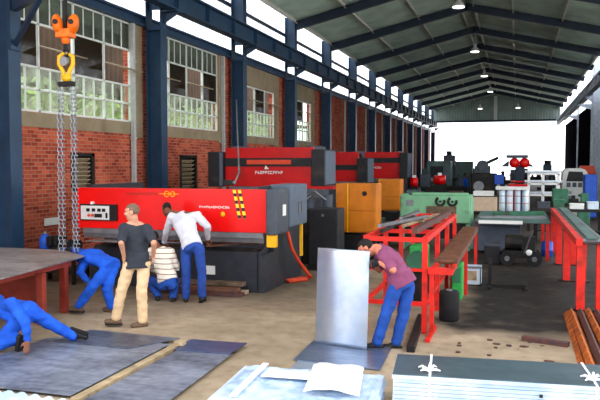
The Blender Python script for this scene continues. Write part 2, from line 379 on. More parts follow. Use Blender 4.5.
# --- brick wall with window and louvre holes: built as a grid of blocks round the openings
def wall_blocks(mb, y0, y1, z0, z1, holes):
    ys = sorted({y0, y1, *[h[0] for h in holes], *[h[1] for h in holes]}); zs = sorted({z0, z1, *[h[2] for h in holes], *[h[3] for h in holes]})
    for a, b in zip(ys, ys[1:]):
        for c, d in zip(zs, zs[1:]):
            if not any(h[0] <= (a + b) / 2 <= h[1] and h[2] <= (c + d) / 2 <= h[3] for h in holes):
                mb.box((XW - .25, a, c), (XW, b, d))
WIN = [(11.75, 16.8, 3.44, 6.05), (17.8, 22.47, 3.44, 6.05), (23.85, 28.35, 3.4, 5.3), (29.95, 33.9, 3.4, 5.3)]
LOUV = [(14.05, 15.0, 1.7, 2.6), (19.55, 20.76, 1.5, 2.61)]
mb = MB(); wall_blocks(mb, 6.5, 84, 0, 6.05, WIN + LOUV); struct(mb.done('wall_left', 'brick'))
# tan plaster piers and lintels beside and above the steel windows
mb = MB()
for i, (a, b, c, d) in enumerate(WIN):
    mb.box((XW, b, 3.05 if i < 2 else 3.1), (XW + .03, b + .5, 6.05))
    mb.box((XW, a - .1, 3.12), (XW + .03, b, 3.4 if i > 1 else 3.43))
    if i > 1: mb.box((XW, a - .1, d), (XW + .03, b, 6.05))
struct(mb.done('trim_1', 'plaster'))

# steel windows
def window(n, y0, y1, z0, z1, mods, rows, hop, top):
    xf = XW - .06
    root = bpy.data.objects.new('window_%d' % n, None); COL.objects.link(root); root.location = (XW, (y0 + y1) / 2, z0); struct(root)
    w = MB(); t = .05
    for y in (y0, y1): w.box((xf - .03, y - t * .8, z0), (xf + .04, y + t * .8, z1))
    for z in (z0, z1): w.box((xf - .03, y0, z - t), (xf + .04, y1, z + t))
    for i in range(1, mods): y = y0 + (y1 - y0) * i / mods; w.box((xf - .03, y - .026, z0), (xf + .04, y + .026, z1))
    for z in rows: w.box((xf - .03, y0, z - .022), (xf + .04, y1, z + .022))
    for i in range(mods):
        a = y0 + (y1 - y0) * i / mods; b = y0 + (y1 - y0) * (i + 1) / mods
        for k in (1, 2):
            y = a + (b - a) * k / 3
            w.box((xf - .02, y - .014, z0), (xf + .02, y + .014, hop[0]))
            if top: w.box((xf - .02, y - .016, hop[1]), (xf + .02, y + .016, z1))
    w.done('window_frame', 'whiteframe', root)
    g = MB(); g.box((xf - .006, y0, z0), (xf + .006, y1, hop[0])); g.done('lower_panes', 'glass', root)
    if top: g = MB(); g.box((xf - .006, y0, hop[1]), (xf + .006, y1, z1)); g.done('upper_panes', 'glass_dusty', root)
    for i in range(mods):
        a = y0 + (y1 - y0) * i / mods + .04; b = y0 + (y1 - y0) * (i + 1) / mods - .04
        if (i + n) % 2:                                  # a closed sash of brown dusty glass
            g = MB(); g.box((xf - .006, a, hop[0]), (xf + .006, b, hop[1])); g.done('dusty_sash', 'glass_brown', root)
        else:                                            # a centre-hung sash standing open
            zc = (hop[0] + hop[1]) / 2; g = MB(); R_ = M.Rotation(math.radians(-74), 3, 'Y'); hh = (hop[1] - hop[0]) / 2 - .03
            g.box((xf - .01, a, zc - hh), (xf + .01, b, zc + hh), R_)
            for y in (a, b): g.box((xf - .012, y - .014, zc - hh), (xf + .012, y + .014, zc + hh), R_, (xf, y, zc))
            for s in (-1, 1): p = V((xf, 0, zc)) + R_ @ V((0, 0, s * hh)); g.box((p.x - .014, a, p.z - .014), (p.x + .014, b, p.z + .014))
            g.done('open_sash', 'plaster', root)
window(1, *WIN[0], 4, (3.93, 4.4, 5.33), (4.4, 5.33), True)
window(2, *WIN[1], 4, (3.93, 4.4, 5.33), (4.4, 5.33), True)
window(3, *WIN[2], 4, (3.9, 4.35), (4.35, 5.3), False)
window(4, *WIN[3], 3, (3.9, 4.35), (4.35, 5.3), False)

# louvred vents low in the wall
for k, (a, b, c, d) in enumerate(LOUV):
    r = thing('louvre_vent', ['dark-framed louvre vent behind the hanging chains, low in the brick wall', 'dark-framed louvre vent in the brick wall between the second and third navy columns'][k], 'vent', (XW, (a + b) / 2, c), 'louvre vents in the brick wall')
    f = MB()
    for y in (a, b - .12): f.box((XW - .12, y, c), (XW + .015, y + .12, d))
    for z in (c, d - .08): f.box((XW - .12, a, z), (XW + .015, b, z + .08))
    f.box((XW - .24, a, c), (XW - .2, b, d))
    f.done('vent_frame', 'soot', r)
    f = MB(); n = 7
    for i in range(n):
        z = c + .12 + (d - c - .2) * i / n
        f.box((XW - .16, a + .12, z), (XW - .02, b - .12, z + .02), M.Rotation(math.radians(-35), 3, 'Y'))
    f.done('louvre_blades', 'timber', r)

# wall beam, crane girder, clerestory
mb = MB(); mb.box((XW - .1, 6.5, 6.04), (XW + .14, 84, 6.1)); mb.box((XW - .1, 6.5, 6.26), (XW + .14, 84, 6.32)); mb.box((XW, 6.5, 6.1), (XW + .05, 84, 6.26)); struct(mb.done('trim_2', 'navy'))
def crane_girder(x, label, z0, z1, ya, yb, gm='navy'):
    r = thing('crane_girder', label, 'girder', (x, (ya + yb) / 2, z0), 'crane girders along the hall')
    g = MB(); g.box((x - .16, ya, z0), (x + .16, yb, z0 + .04)); g.box((x - .16, ya, z1 - .05), (x + .16, yb, z1)); g.box((x - .02, ya, z0 + .04), (x + .02, yb, z1 - .05))
    y = ya + .5
    while y < yb: g.box((x - .14, y, z0 + .04), (x + .14, y + .02, z1 - .05)); y += 2.0
    g.done('girder_beam', gm, r)
    g = MB(); g.box((x - .04, ya, z1), (x + .04, yb, z1 + .07)); g.box((x - .07, ya, z1), (x + .07, yb, z1 + .015)); g.done('crane_rail', 'steel', r)
    return r
crane_girder(-8.9, 'long navy crane girder in front of the brick-wall clerestory', 6.45, 7.02, 7, 82)
crane_girder(4.05, 'long pale blue crane girder along the dark side aisle', 6.5, 7.05, 38, 82, 'paleblue')
def clerestory(n, x, z0, z1, y0, y1, s):
    root = bpy.data.objects.new('window_%d' % n, None); COL.objects.link(root); root.location = (x, (y0 + y1) / 2, z0); struct(root)
    g = MB(); g.box((x - .01, y0, z0), (x + .01, y1, z1)); g.done('clerestory_sheet', 'clerestory', root)
    g = MB()
    for z in (z0 + .55, z0 + 1.55): g.box((x + .02 * s, y0, z - .06), (x + .09 * s, y1, z + .06))
    g.done('clerestory_rail', 'navy_dark', root)
clerestory(5, -9.74, 6.32, 8.75, 6.5, 84, 1)
clerestory(6, 4.95, 6.6, 8.75, 30, 84, -1)

# roof sheets, far gable
mb = MB()
for xe in (XL, XR):
    mb._add([V((RX, 5, RZ)), V((xe, 5, roofz(xe))), V((xe, 84, roofz(xe))), V((RX, 84, RZ)), V((RX, 5, RZ + .05)), V((xe, 5, roofz(xe) + .05)), V((xe, 84, roofz(xe) + .05)), V((RX, 84, RZ + .05))],
            ((0, 1, 2, 3), (7, 6, 5, 4), (0, 4, 5, 1), (1, 5, 6, 2), (2, 6, 7, 3)))
struct(mb.done('ceiling', 'roof'))
mb = MB(); mb.prism([(XL, 83, 7.2), (XR, 83, 7.2), (XR, 83, roofz(XR)), (RX, 83, RZ), (XL, 83, roofz(XL))], (0, .12, 0)); struct(mb.done('wall_back', 'gable'))
mb = MB(); mb.box((RX - .18, 82.8, 7.2), (RX + .18, 83, 9.9)); struct(mb.done('trim_3', 'whiteframe'))
mb = MB(); mb.box((XL, 82.6, 7.0), (XR, 83, 7.22)); struct(mb.done('trim_4', 'navy_dark'))
mb = MB(); mb.box((5.0, 30, 0), (5.2, 84, 6.6)); struct(mb.done('wall_right_shade', 'aisle_shade'))  # dark sheet stands in for the shaded opening to the next aisle

# columns of the brick wall
for i, y in enumerate(cy):
    if i == 0: continue
    k = i - 1
    r = thing('steel_column', 'navy steel column, %s from the camera along the brick wall' % ORD[k], 'column', (-9.42, y, 0), 'navy columns along the brick wall')
    c = MB(); a, b = y - .17, y + .17
    for z0, z1, web in ((0, 5.97, 1), (5.97, 6.5, 0), (6.5, roofz(-9.3) + .1, 1)):
        for x in (-9.65, -9.22): c.box((x, a, z0), (x + .025, b, z1))
        if web: c.box((-9.63, y - .012, z0), (-9.21, y + .012, z1))
    c.box((-9.66, a, 5.93), (-9.19, b, 5.98)); c.box((-9.7, a - .05, 0), (-9.15, b + .05, .03))
    c.done('column_shaft', 'navy', r)
    c = MB(); c.prism([(-9.2, y - .01, 6.1), (-8.76, y - .01, 6.36), (-8.76, y - .01, 6.44), (-9.2, y - .01, 6.44)], (0, .02, 0)); c.box((-9.2, y - .15, 6.41), (-8.72, y + .15, 6.45))
    c.done('girder_bracket', 'navy', r)
# columns of the right side
for k, i in enumerate((6, 7, 9)):
    y = Y0 + BAY * i; big = k == 0
    r = thing('steel_column', 'broad pale blue steel column at the right picture edge' if big else 'narrow pale column along the dark side aisle, %s the broad pale blue one' % ('just beyond', 'farther off than')[k - 1], 'column', (4.6, y, 0), 'pale columns along the dark wall')
    c = MB(); hw = .17 if big else .1; a, b_ = y - hw, y + hw; x0 = 4.4 if big else 4.84
    for x in (x0, 4.92): c.box((x, a, 0), (x + .03, b_, 8.5))
    c.box((x0 + .01, y - .012, 0), (4.94, y + .012, 8.5)); c.box((x0 - .02, a, 0), (4.97, b_, .03))
    c.done('column_shaft', 'paleblue', r)
    c = MB(); c.prism([(x0, y - .01, 6.1), (3.95, y - .01, 6.4), (3.95, y - .01, 6.5), (x0, y - .01, 6.5)], (0, .02, 0)); c.done('girder_bracket', 'paleblue', r)

# portal rafters: two sloping I-beams meeting at the ridge
for i in range(1, len(cy)):
    y = cy[i]
    r = thing('roof_truss', 'navy roof rafter pair meeting at the ridge, %s bay line from the camera' % ORD[i - 1], 'rafter', (RX, y, 8.4), 'navy rafters under the roof')
    for xe in (-9.3, 4.42):
        c = MB(); d = .36
        p0 = V((RX, y, RZ - .1)); p1 = V((xe, y, roofz(xe) - .1)); u = (p1 - p0).normalized(); nrm = V((-u.z, 0, u.x)); nrm = -nrm if nrm.z > 0 else nrm
        for o, h in ((0, .03), (d - .03, .03)):
            c.beam(p0 + nrm * (o + h / 2), p1 + nrm * (o + h / 2), .2, h, (0, 1, 0)) if 0 else c.prism([p0 + nrm * o + V((0, -.1, 0)), p1 + nrm * o + V((0, -.1, 0)), p1 + nrm * (o + h) + V((0, -.1, 0)), p0 + nrm * (o + h) + V((0, -.1, 0))], (0, .2, 0))
        c.prism([p0 + V((0, -.01, 0)), p1 + V((0, -.01, 0)), p1 + nrm * d + V((0, -.01, 0)), p0 + nrm * d + V((0, -.01, 0))], (0, .02, 0))
        c.done('rafter', 'navy_dark', r)
# purlins
for k, x in enumerate((-9.15, -7.0, -4.72, -2.75, -2.15, -.32, 1.88, 4.2)):
    where = ['at the eave above the brick wall', 'second up from the brick-wall eave', 'third up from the brick-wall eave', 'just on the brick-wall side of the ridge', 'just past the ridge, on the right-hand side', 'third up from the right-hand eave', 'second up from the right-hand eave', 'at the eave above the dark side aisle'][k]
    c = MB(); z = roofz(x); c.box((x - .035, 5, z - .2), (x - .025, 84, z)); c.box((x - .035, 5, z - .2), (x + .04, 84, z - .19)); c.box((x - .035, 5, z - .02), (x + .04, 84, z - .01))
    tag(c.done('roof_purlin', 'purlin'), 'long galvanised roof purlin ' + where, 'purlin', 'purlins under the roof')
# high-bay lamps
lamps = [(RX, 30.5, 8.85), (RX, 42.5, 8.8), (RX, 54.5, 8.8), (RX, 66.5, 8.8), (-4.0, 80, 8.3), (-.05, 80, 8.3)]
ln = ['nearest the camera', 'second along the ridge', 'third along the ridge', 'fourth along the ridge', 'by the far gable, on the brick-wall side', 'by the far gable, on the right-hand side']
for (x, y, z), w in zip(lamps, ln):
    r = thing('bay_lamp', 'white conical high-bay lamp hung from the roof, ' + w, 'lamp', (x, y, z), 'high-bay lamps under the roof')
    c = MB(); c.cyl((x, y, z + .35), (x, y, roofz(x) - .005), .03, n=8); c.done('lamp_stem', 'pipe', r)
    c = MB(); c.lathe((x, y, z), [(.26, 0), (.28, .02), (.19, .16), (.1, .26), (.1, .4), (.06, .46)]); c.done('lamp_shade', 'lampmetal', r, smooth=True)
    c = MB(); c.lathe((x, y, z - .03), [(.05, 0), (.23, .01), (.23, .03)]); c.done('lamp_lens', 'lampglow', r)
# conductor bar with hangers along the clerestory
r = thing('conductor_bar', 'thin dark power rail hung along the clerestory beside the crane girder', 'rail', (-9.0, 40, 6.1))
c = MB(); c.box((-9.12, 8, 6.62), (-9.08, 80, 6.66)); c.done('rail_bar', 'navy_dark', r)
for i in range(1, 12):
    y = Y0 + BAY * i + 1.0; c = MB(); c.beam((-9.1, y, 6.64), (-9.1, y, 6.46), .02, .02); c.done('rail_hanger', 'navy_dark', r)
# downpipes
for k, i in enumerate([1, 2, 5, 6, 7, 8, 9, 10, 11]):
    y = Y0 + BAY * i - .75; c = MB(); c.box((XW + .04, y - .05, 0.0), (XW + .14, y + .05, 6.02))
    for z in (1, 3, 5): c.box((XW + .035, y - .08, z), (XW + .15, y + .08, z + .05))
    tag(c.done('downpipe', 'pipe'), 'pale square downpipe on the brick wall just before the %s navy column' % ORD[i], 'pipe', 'downpipes on the brick wall')

# outside the windows: trees, a brown shed, a cream wall
mb = MB(); mb.box((-19, 4, 5.6), (-18.6, 60, 8.6)); mb.box((-18.6, 4, 5.4), (-17.6, 60, 5.6)); sh = thing('neighbour_shed', 'brown sheeted shed with cream lower wall seen through the steel windows', 'building', (-18, 30, 0))
mb.done('shed_cladding', 'shed', sh)
mb = MB(); mb.box((-19, 4, -.21), (-18.7, 60, 5.4)); mb.done('shed_wall', 'cream', sh)
rt = random.Random(4)
for k in range(9):
    y = 11 + k * 4.1; x = -14.6 + rt.uniform(-.7, .7); r = thing('garden_tree', 'pale green leafy tree outside the brick-wall windows', 'tree', (x, y, -.21), 'trees outside the windows')
    c = MB(); c.tube([(x, y, -.21), (x + .1, y, 1.6), (x, y + .1, 3)], [.14, .1, .07], 8); c.done('trunk', 'trunk', r)
    b = bmesh.new()
    for j in range(230):
        d = V((rt.gauss(0, 1), rt.gauss(0, 1), rt.gauss(0, 1))).normalized() * rt.uniform(.3, 1) ** .5; p = V((x + d.x * 1.25, y + d.y * 1.5, 3.9 + d.z * 1.25))
        u = V((rt.gauss(0, 1), rt.gauss(0, 1), rt.gauss(0, 1))).normalized(); v = u.orthogonal().normalized(); q = rt.uniform(.12, .24)
        b.faces.new([b.verts.new(p + u * q), b.verts.new(p + v * q * .6), b.verts.new(p - u * q), b.verts.new(p - v * q * .6)])
    me = bpy.data.meshes.new('crown'); b.to_mesh(me); b.free(); me.materials.append(MT['foliage']); me.transform(world_of(r).inverted()); o = bpy.data.objects.new('crown', me); COL.objects.link(o); o.parent = r
# ------------------------------------------------------------------ chain hoist over the plate
HX, HY = -7.03, 10.0
r = thing('jib_crane', 'navy jib arm bracketed to the nearest brick-wall column, carrying the chain hoist', 'crane', (-9.2, 11.5, 5.2))
c = MB(); c.beam((-9.2, 11.46, 5.35), (-6.4, 9.58, 5.35), .12, .24); c.done('jib_beam', 'navy', r)
c = MB(); c.beam((-9.18, 11.46, 4.6), (-8.0, 10.66, 5.23), .08, .08); c.box((-9.2, 11.3, 4.5), (-9.15, 11.6, 5.5)); c.done('jib_bracket', 'navy', r)
r = thing('chain_hoist', 'orange twin-drum chain hoist with yellow hook block and long steel chains', 'hoist', (HX, HY, 4.5))
U1 = V((math.cos(.297), math.sin(.297), 0))          # drums side by side across the jib
for s in (-1, 1):
    p = V((HX, HY, 4.62)) + U1 * s * .125; ax = V((-U1.y, U1.x, 0))
    c = MB(); tilt = M((U1, ax, V((0, 0, 1)))).transposed() @ M.Rotation(s * -.18, 3, 'Y').inverted(); c.ell(p - V((0, 0, .02)), (.088, .13, .165), tilt.transposed().transposed(), 22, 14)
    dr = c.done('drum_housing', 'hoist', r, smooth=True)
    c = MB(); c.cyl(p - ax * .14, p - ax * .11, .042, n=14); c.done('drum_hub', 'soot', dr)
c = MB(); c.box((HX - .13, HY - .1, 4.38), (HX + .13, HY + .1, 4.52)); c.ell((HX, HY, 4.36), (.07, .07, .09)); c.done('hoist_body', 'hoist', r, .015)
c = MB(); c.beam((HX, HY, 4.48), (HX, HY, 5.24), .05, .05); c.box((HX - .07, HY - .1, 5.12), (HX + .07, HY + .1, 5.24)); c.done('hoist_hanger', 'soot', r)
c = MB(); c.tube([(HX, HY, 4.3), (HX, HY, 4.18)], .035, 10); c.torus((HX, HY, 4.14), .05, .018, (0, 1, 0), 14); c.done('swivel', 'soot', r)
c = MB()
for s in (-1, 1): c.tube([V((HX, HY, 4.14)) + U1 * s * .03, V((HX, HY, 4.08)) + U1 * s * .11, V((HX, HY, 3.96)) + U1 * s * .11, V((HX, HY, 3.84)) + U1 * s * .05, V((HX, HY, 3.74)) + U1 * s * .04], [.028, .035, .038, .034, .03], 10)
c.ell((HX, HY, 3.74), (.09, .06, .07)); c.done('hook_block', 'hook', r, smooth=True)
c = MB(); c.cyl(V((HX, HY, 4.0)) - V((0, .07, 0)), V((HX, HY, 4.0)) + V((0, .07, 0)), .075, n=18); c.done('sheave', 'steel', r)
c = MB(); c.box((HX - .14, HY - .05, 3.6), (HX + .14, HY + .05, 3.68)); c.done('spreader_bar', 'soot', r, .01)
def chain(p, q, parent, R=.026, rad=.0075):
    c = MB(); p, q = V(p), V(q); L = (q - p).length; n = int(L / (R * 2.5)); d = (q - p) / n
    for i in range(n):
        o = p + d * (i + .5); sd = U1 if i % 2 else V((-U1.y, U1.x, 0)); h = d.normalized(); e = R * .75
        pts = [o + h * (e if abs(t) <= 90 else -e) + sd * R * math.sin(math.radians(0)) for t in ()]
        pts = []
        for t in range(0, 361, 36):
            a = math.radians(t); pts.append(o + sd * R * math.cos(a) + h * (R * math.sin(a) + (e if math.sin(a) >= 0 else -e)))
        c.tube(pts, rad, 5)
    return c.done('chain', 'chain', parent)
for dx, zb in ((-.13, .9), (-.07, .9), (.08, .9), (.13, .9)): chain(V((HX, HY, 3.6)) + U1 * dx, V((HX, HY, zb)) + U1 * dx * 1.15, r)

# ------------------------------------------------------------------ plate table at the left
TZ = .85
r = thing('plate_table', 'rust-red steel trestle under the big grey plate at the left', 'table', (-7.6, 8.7, 0))
c = MB(); c.box((-9.0, 6.2, .74), (-6.5, 6.3, TZ - .02)); c.box((-9.0, 9.5, .74), (-6.75, 9.6, TZ - .02)); c.beam((-6.55, 6.2, .78), (-6.76, 9.6, .78), .09, .08); c.box((-9.05, 6.2, .74), (-8.95, 9.6, TZ - .02)); c.done('table_frame', 'rustred', r)
for x, y in ((-6.6, 8.7), (-6.62, 6.35), (-8.95, 6.35), (-8.95, 9.5), (-6.8, 9.52)):
    c = MB(); c.box((x - .05, y - .05, 0), (x + .05, y + .05, .76)); c.done('leg', 'rustred', r)
c = MB(); c.box((-9.0, 8.86, .12), (-6.72, 8.9, .7)); c.done('side_panel', 'rustred', r)
c = MB(); c.prism([(-6.2, 6.0, TZ), (-6.36, 7.56, TZ), (-6.63, 9.84, TZ), (-7.46, 10.41, TZ), (-9.05, 10.38, TZ), (-9.05, 6.0, TZ)], (0, 0, .02))
tag(c.done('steel_plate', 'tableplate'), 'big grey-brown steel plate with slanted corner, lying on the rust-red trestle', 'plate')

# grimy bench with blue bottle and white sign beyond the table
r = thing('tool_bench', 'low black grimy bench against the brick wall beyond the plate table', 'bench', (-8.9, 11.9, 0))
c = MB(); c.box((-9.12, 11.75, .55), (-8.14, 12.3, .6)); c.done('bench_top', 'soot', r)
for x in (-9.07, -8.2):
    for y in (11.8, 12.25): c = MB(); c.box((x - .03, y - .03, 0), (x + .03, y + .03, .56)); c.done('leg', 'soot', r)
c = MB(); c.box((-9.05, 11.8, .2), (-8.2, 12.25, .23)); c.done('bench_shelf', 'soot', r)
r = thing('bench_vice', 'black bench vice on the low bench by the brick wall', 'vice', (-8.5, 12, .6))
c = MB(); c.box((-8.8, 11.85, .6), (-8.6, 12.15, .72)); c.box((-8.84, 11.82, .72), (-8.72, 12.18, .92)); c.box((-8.69, 11.82, .74), (-8.6, 12.18, .92)); c.done('vice_body', 'soot', r, .02)
c = MB(); c.cyl((-8.6, 12, .8), (-8.46, 12, .8), .025); c.cyl((-8.48, 11.88, .8), (-8.48, 12.12, .8), .012); c.done('vice_screw', 'steel', r)
r = thing('gas_canister', 'dark blue canister on the low bench by the navy column', 'canister', (-8.99, 12, .6))
c = MB(); c.lathe((-8.99, 12, .6), [(.09, 0), (.11, .02), (.11, .26), (.08, .32), (.04, .35)]); c.done('canister_body', 'blue', r, smooth=True)
c = MB(); c.cyl((-8.99, 12, .94), (-8.99, 12, 1.0), .03); c.done('valve', 'steel', r)
r = thing('wall_notice', 'small white notice on the brick wall above the low bench', 'sign', (-9.8, 13.0, .85))
c = MB(); c.box((-9.79, 13.05, 1.0), (-9.76, 13.55, 1.16)); c.done('notice_board', 'white', r)
r = thing('drill_motor', 'black electric motor on the low bench beside the hanging chains', 'motor', (-8.3, 12, .6))
c = MB(); c.cyl((-8.42, 12, .74), (-8.2, 12, .74), .11, n=18); c.box((-8.4, 11.9, .6), (-8.22, 12.1, .66)); c.cyl((-8.2, 12, .74), (-8.15, 12, .74), .025)
for k in range(4): c.cyl((-8.4 + k * .055, 12, .74), (-8.38 + k * .055, 12, .74), .12, n=18)
c.done('motor_body', 'soot', r)

# ------------------------------------------------------------------ press brakes
def press(label, red, x0, x1, yf, z0, z1, dep, lw, bo=.1, zt=None, dark='charcoal'):
    """x0,x1 ram ends; yf ram face; z0,z1 ram underside and top; lw width of the end housings"""
    r = thing('press_brake', label, 'press', ((x0 + x1) / 2, yf + .8, 0), 'red press brakes along the brick wall')
    c = MB(); c.box((x0, yf, z0), (x1, yf + .14, z1)); ram = c.done('ram', red, r, .012)
    c = MB(); c.box((x0 + .1, yf + .03, z0 - .1), (x1 - .1, yf + .11, z0)); c.prism([(x0 + .1, yf + .05, z0 - .1), (x0 + .1, yf + .09, z0 - .1), (x0 + .1, yf + .07, z0 - .19)], (x1 - x0 - .2, 0, 0)); c.done('punch', 'steel', r)
    zt = zt or z0 - .24
    c = MB(); c.box((x0 + .2, yf + bo, 0), (x1 - .26, yf + bo + .2, zt)); c.box((x0 + .2, yf + bo + .2, 0), (x1 - .26, yf + bo + .4, zt * .5)); c.done('bed', dark, r, .01)
    c = MB(); c.box((x0 + .2, yf + bo, zt), (x1 - .3, yf + bo + .14, zt + .06)); c.box((x0 + .3, yf + bo + .05, zt + .06), (x1 - .35, yf + bo + .1, zt + .1)); c.done('die_rail', 'soot', r)
    for x in (x0 + .1, x1 - .25):                       # C-shaped side frames
        c = MB(); P = [(x, yf + .25, 0), (x, yf + dep, 0), (x, yf + dep, zt + .1), (x, yf + dep - .35, z1 + .05), (x, yf + .2, z1 + .05), (x, yf + .2, z0 + .15), (x, yf + .75, z0), (x, yf + .75, zt), (x, yf + .25, zt)]
        c.prism(P, (.1, 0, 0)); c.done('side_frame', dark, r)
    c = MB(); c.box((x0 + .2, yf + .9, z0), (x1 - .15, yf + 1.3, z1 - .05)); c.done('rear_beam', red, r, .01)
    return r, ram
# nearest press
r, ram = press('nearest red press brake, with control panel, yellow-black stripes and people working at it', 'red', -8.08, -4.2, 11.78, 1.12, 1.89, 2.5, .4, .26, .7, 'nearblack')
c = MB(); c.box((-7.9, 12.02, 0), (-4.46, 12.1, .74)); c.prism([(-4.5, 12.02, 0), (-4.5, 14.3, 0), (-4.5, 14.3, .97), (-4.5, 12.9, .86), (-4.5, 12.02, .74)], (.05, 0, 0)); c.box((-7.9, 12.1, .7), (-4.5, 12.5, .76)); c.done('base_skirt', 'nearblack', r, .012)
c = MB(); c.box((-4.19, 11.63, 1.1), (-3.98, 12.32, 1.9)); hs = c.done('end_housing', 'charcoal', r, .03)
c = MB(); c.box((-3.985, 11.95, 1.42), (-3.972, 12.12, 1.62)); c.done('rating_plate', 'white', hs)
c = MB(); c.box((-4.4, 12.4, 1.17), (-3.98, 13.5, 1.96)); h2 = c.done('rear_housing', 'slate', r, .03)
for y in (12.9, 13.08): c = MB(); c.box((-3.985, y, 1.4), (-3.965, y + .06, 1.62)); c.done('housing_latch', 'steel', h2)
c = MB(); c.box((-4.19, 11.68, .88), (-4.02, 11.8, 1.1)); c.done('guard_bracket', 'yellow', r, .008)
c = MB(); c.box((-4.05, 13.2, .55), (-4.0, 13.26, 1.17)); c.done('guard_post', 'yellow', r)
f = 11.775
c = MB(); c.box((-7.99, f - .05, 1.27), (-7.2, f + .005, 1.58)); cp = c.done('control_panel', 'soot', r, .006)
c = MB(); c.box((-7.96, f - .065, 1.29), (-7.35, f - .05, 1.55)); c.done('panel_face', 'lampmetal', cp)
for x in (-7.8, -7.68, -7.56, -7.46): c = MB(); c.box((x - .035, f - .075, 1.44), (x + .035, f - .06, 1.5)); c.done('panel_gauge', 'soot', cp)
c = MB(); c.box((-7.66, f - .075, 1.33), (-7.5, f - .06, 1.4)); c.done('panel_screen', 'soot', cp)
for x in (-7.78, -7.7): c = MB(); c.cyl((x, f - .09, 1.37), (x, f - .06, 1.37), .028); c.done('panel_button', 'hosered', cp)
c = MB(); c.box((-7.42, f - .075, 1.32), (-7.38, f - .06, 1.42)); c.done('panel_switch', 'soot', cp)
c = MB(); c.cyl((-7.73, f, 1.6), (-7.73, f - .05, 1.6), .03); c.done('beacon', 'white', cp)
for k in range(2):
    x = -4.86 + k * .10; c = MB(); c.prism([(x, f - .008, 1.88), (x + .055, f - .008, 1.88), (x + .16, f - .008, 1.37), (x + .105, f - .008, 1.37)], (0, .008, 0)); c.done('warning_stripe', 'hazard', r)
c = MB(); glyphs(c, -5.52, -4.92, f, 1.545, .04, 13, 3); c.done('lettering', 'white', r)
c = MB(); glyphs(c, -7.0, -6.35, f, 1.765, .05, 8, 5); c.done('faded_lettering', 'rustred', r)
c = MB(); c.torus((-6.17, f - .004, 1.79), .05, .009, (0, 1, 0), 22, 6); c.torus((-6.05, f - .004, 1.79), .045, .009, (0, 1, 0), 22, 6); c.box((-6.32, f - .006, 1.785), (-5.92, f, 1.797)); c.done('maker_emblem', 'yellow', r)
c = MB(); c.ell((-5.05, f - .01, 1.44), (.045, .02, .045)); c.done('warning_button', 'yellow', r)
for x, y, z, w in ((-5.62, 12.0, .3, .3), (-6.25, 12.0, .34, .2)): c = MB(); c.box((x, 11.995, z), (x + w, 12.02, z + .16)); c.done('base_plate', 'white', r)
# second press
r, ram = press('second red press brake, with black band and orange strip along its beam', 'red2', -7.65, -5.15, 18.0, 1.73, 2.78, 2.2, .4)
c = MB(); c.box((-7.65, 17.97, 2.27), (-5.15, 18.0, 2.5)); bd = c.done('black_band', 'black', r)
c = MB(); c.box((-7.0, 17.95, 2.33), (-5.75, 17.97, 2.45)); c.done('orange_strip', 'hosered', bd)
c = MB(); glyphs(c, -6.78, -5.98, 17.995, 2.07, .08, 11, 8); c.done('lettering', 'white', r)
c = MB(); c.prism([(-6.5, 17.96, 2.2), (-6.38, 17.96, 2.2), (-6.46, 17.96, 2.3)], (0, .03, 0)); c.done('maker_emblem', 'white', r)
c = MB(); c.box((-8.1, 17.85, 1.72), (-7.66, 18.7, 2.67)); c.done('end_housing', 'black', r, .02)
c = MB(); c.box((-7.75, 17.83, 1.74), (-7.66, 17.86, 2.65)); c.done('housing_edge', 'slate', r)
c = MB(); c.box((-5.16, 17.85, 1.75), (-4.8, 19.05, 2.72)); c.done('end_housing', 'black', r, .02)
c = MB(); c.box((-4.8, 17.9, 1.8), (-4.78, 18.95, 2.68)); c.done('housing_door', 'slate', r)
c = MB(); c.box((-5.6, 17.8, 1.68), (-4.55, 18.6, 1.76)); c.done('guard_lip', 'red2', r)
c = MB(); c.box((-7.9, 17.9, 0), (-4.9, 18.6, 1.4)); c.done('base_skirt', 'charcoal', r)
# third and fourth
r, ram = press('third red press brake, half hidden behind the dark end box of the second', 'red2', -8.5, -5.9, 27.0, 1.65, 2.8, 2.2, .4)
c = MB(); c.box((-8.4, 26.97, 2.1), (-5.95, 27.0, 2.3)); c.done('black_band', 'black', r)
c = MB(); c.box((-5.92, 26.8, 1.6), (-5.5, 28.0, 2.56)); c.done('end_housing', 'black', r, .02)
c = MB(); c.box((-5.5, 26.85, 1.62), (-5.48, 27.95, 2.54)); c.done('housing_door', 'slate', r)
c = MB(); c.box((-8.4, 26.9, 0), (-5.6, 27.6, 1.4)); c.done('base_skirt', 'charcoal', r)
r, ram = press('fourth red press brake, farthest along the brick wall', 'red2', -8.4, -5.2, 33.0, 1.65, 2.89, 2.2, .4)
c = MB(); c.box((-8.3, 32.97, 2.38), (-5.2, 33.0, 2.62)); c.done('black_band', 'black', r)
c = MB(); glyphs(c, -6.5, -6.1, 32.995, 2.12, .09, 4, 6); c.done('lettering', 'white', r)
c = MB(); c.box((-5.22, 32.8, 1.68), (-4.86, 34.1, 2.84)); c.done('end_housing', 'black', r, .02)
c = MB(); c.box((-4.86, 32.85, 1.7), (-4.84, 34.05, 2.8)); c.done('housing_door', 'slate', r)
c = MB(); c.box((-8.2, 32.9, 0), (-5.0, 33.6, 1.4)); c.done('base_skirt', 'charcoal', r)

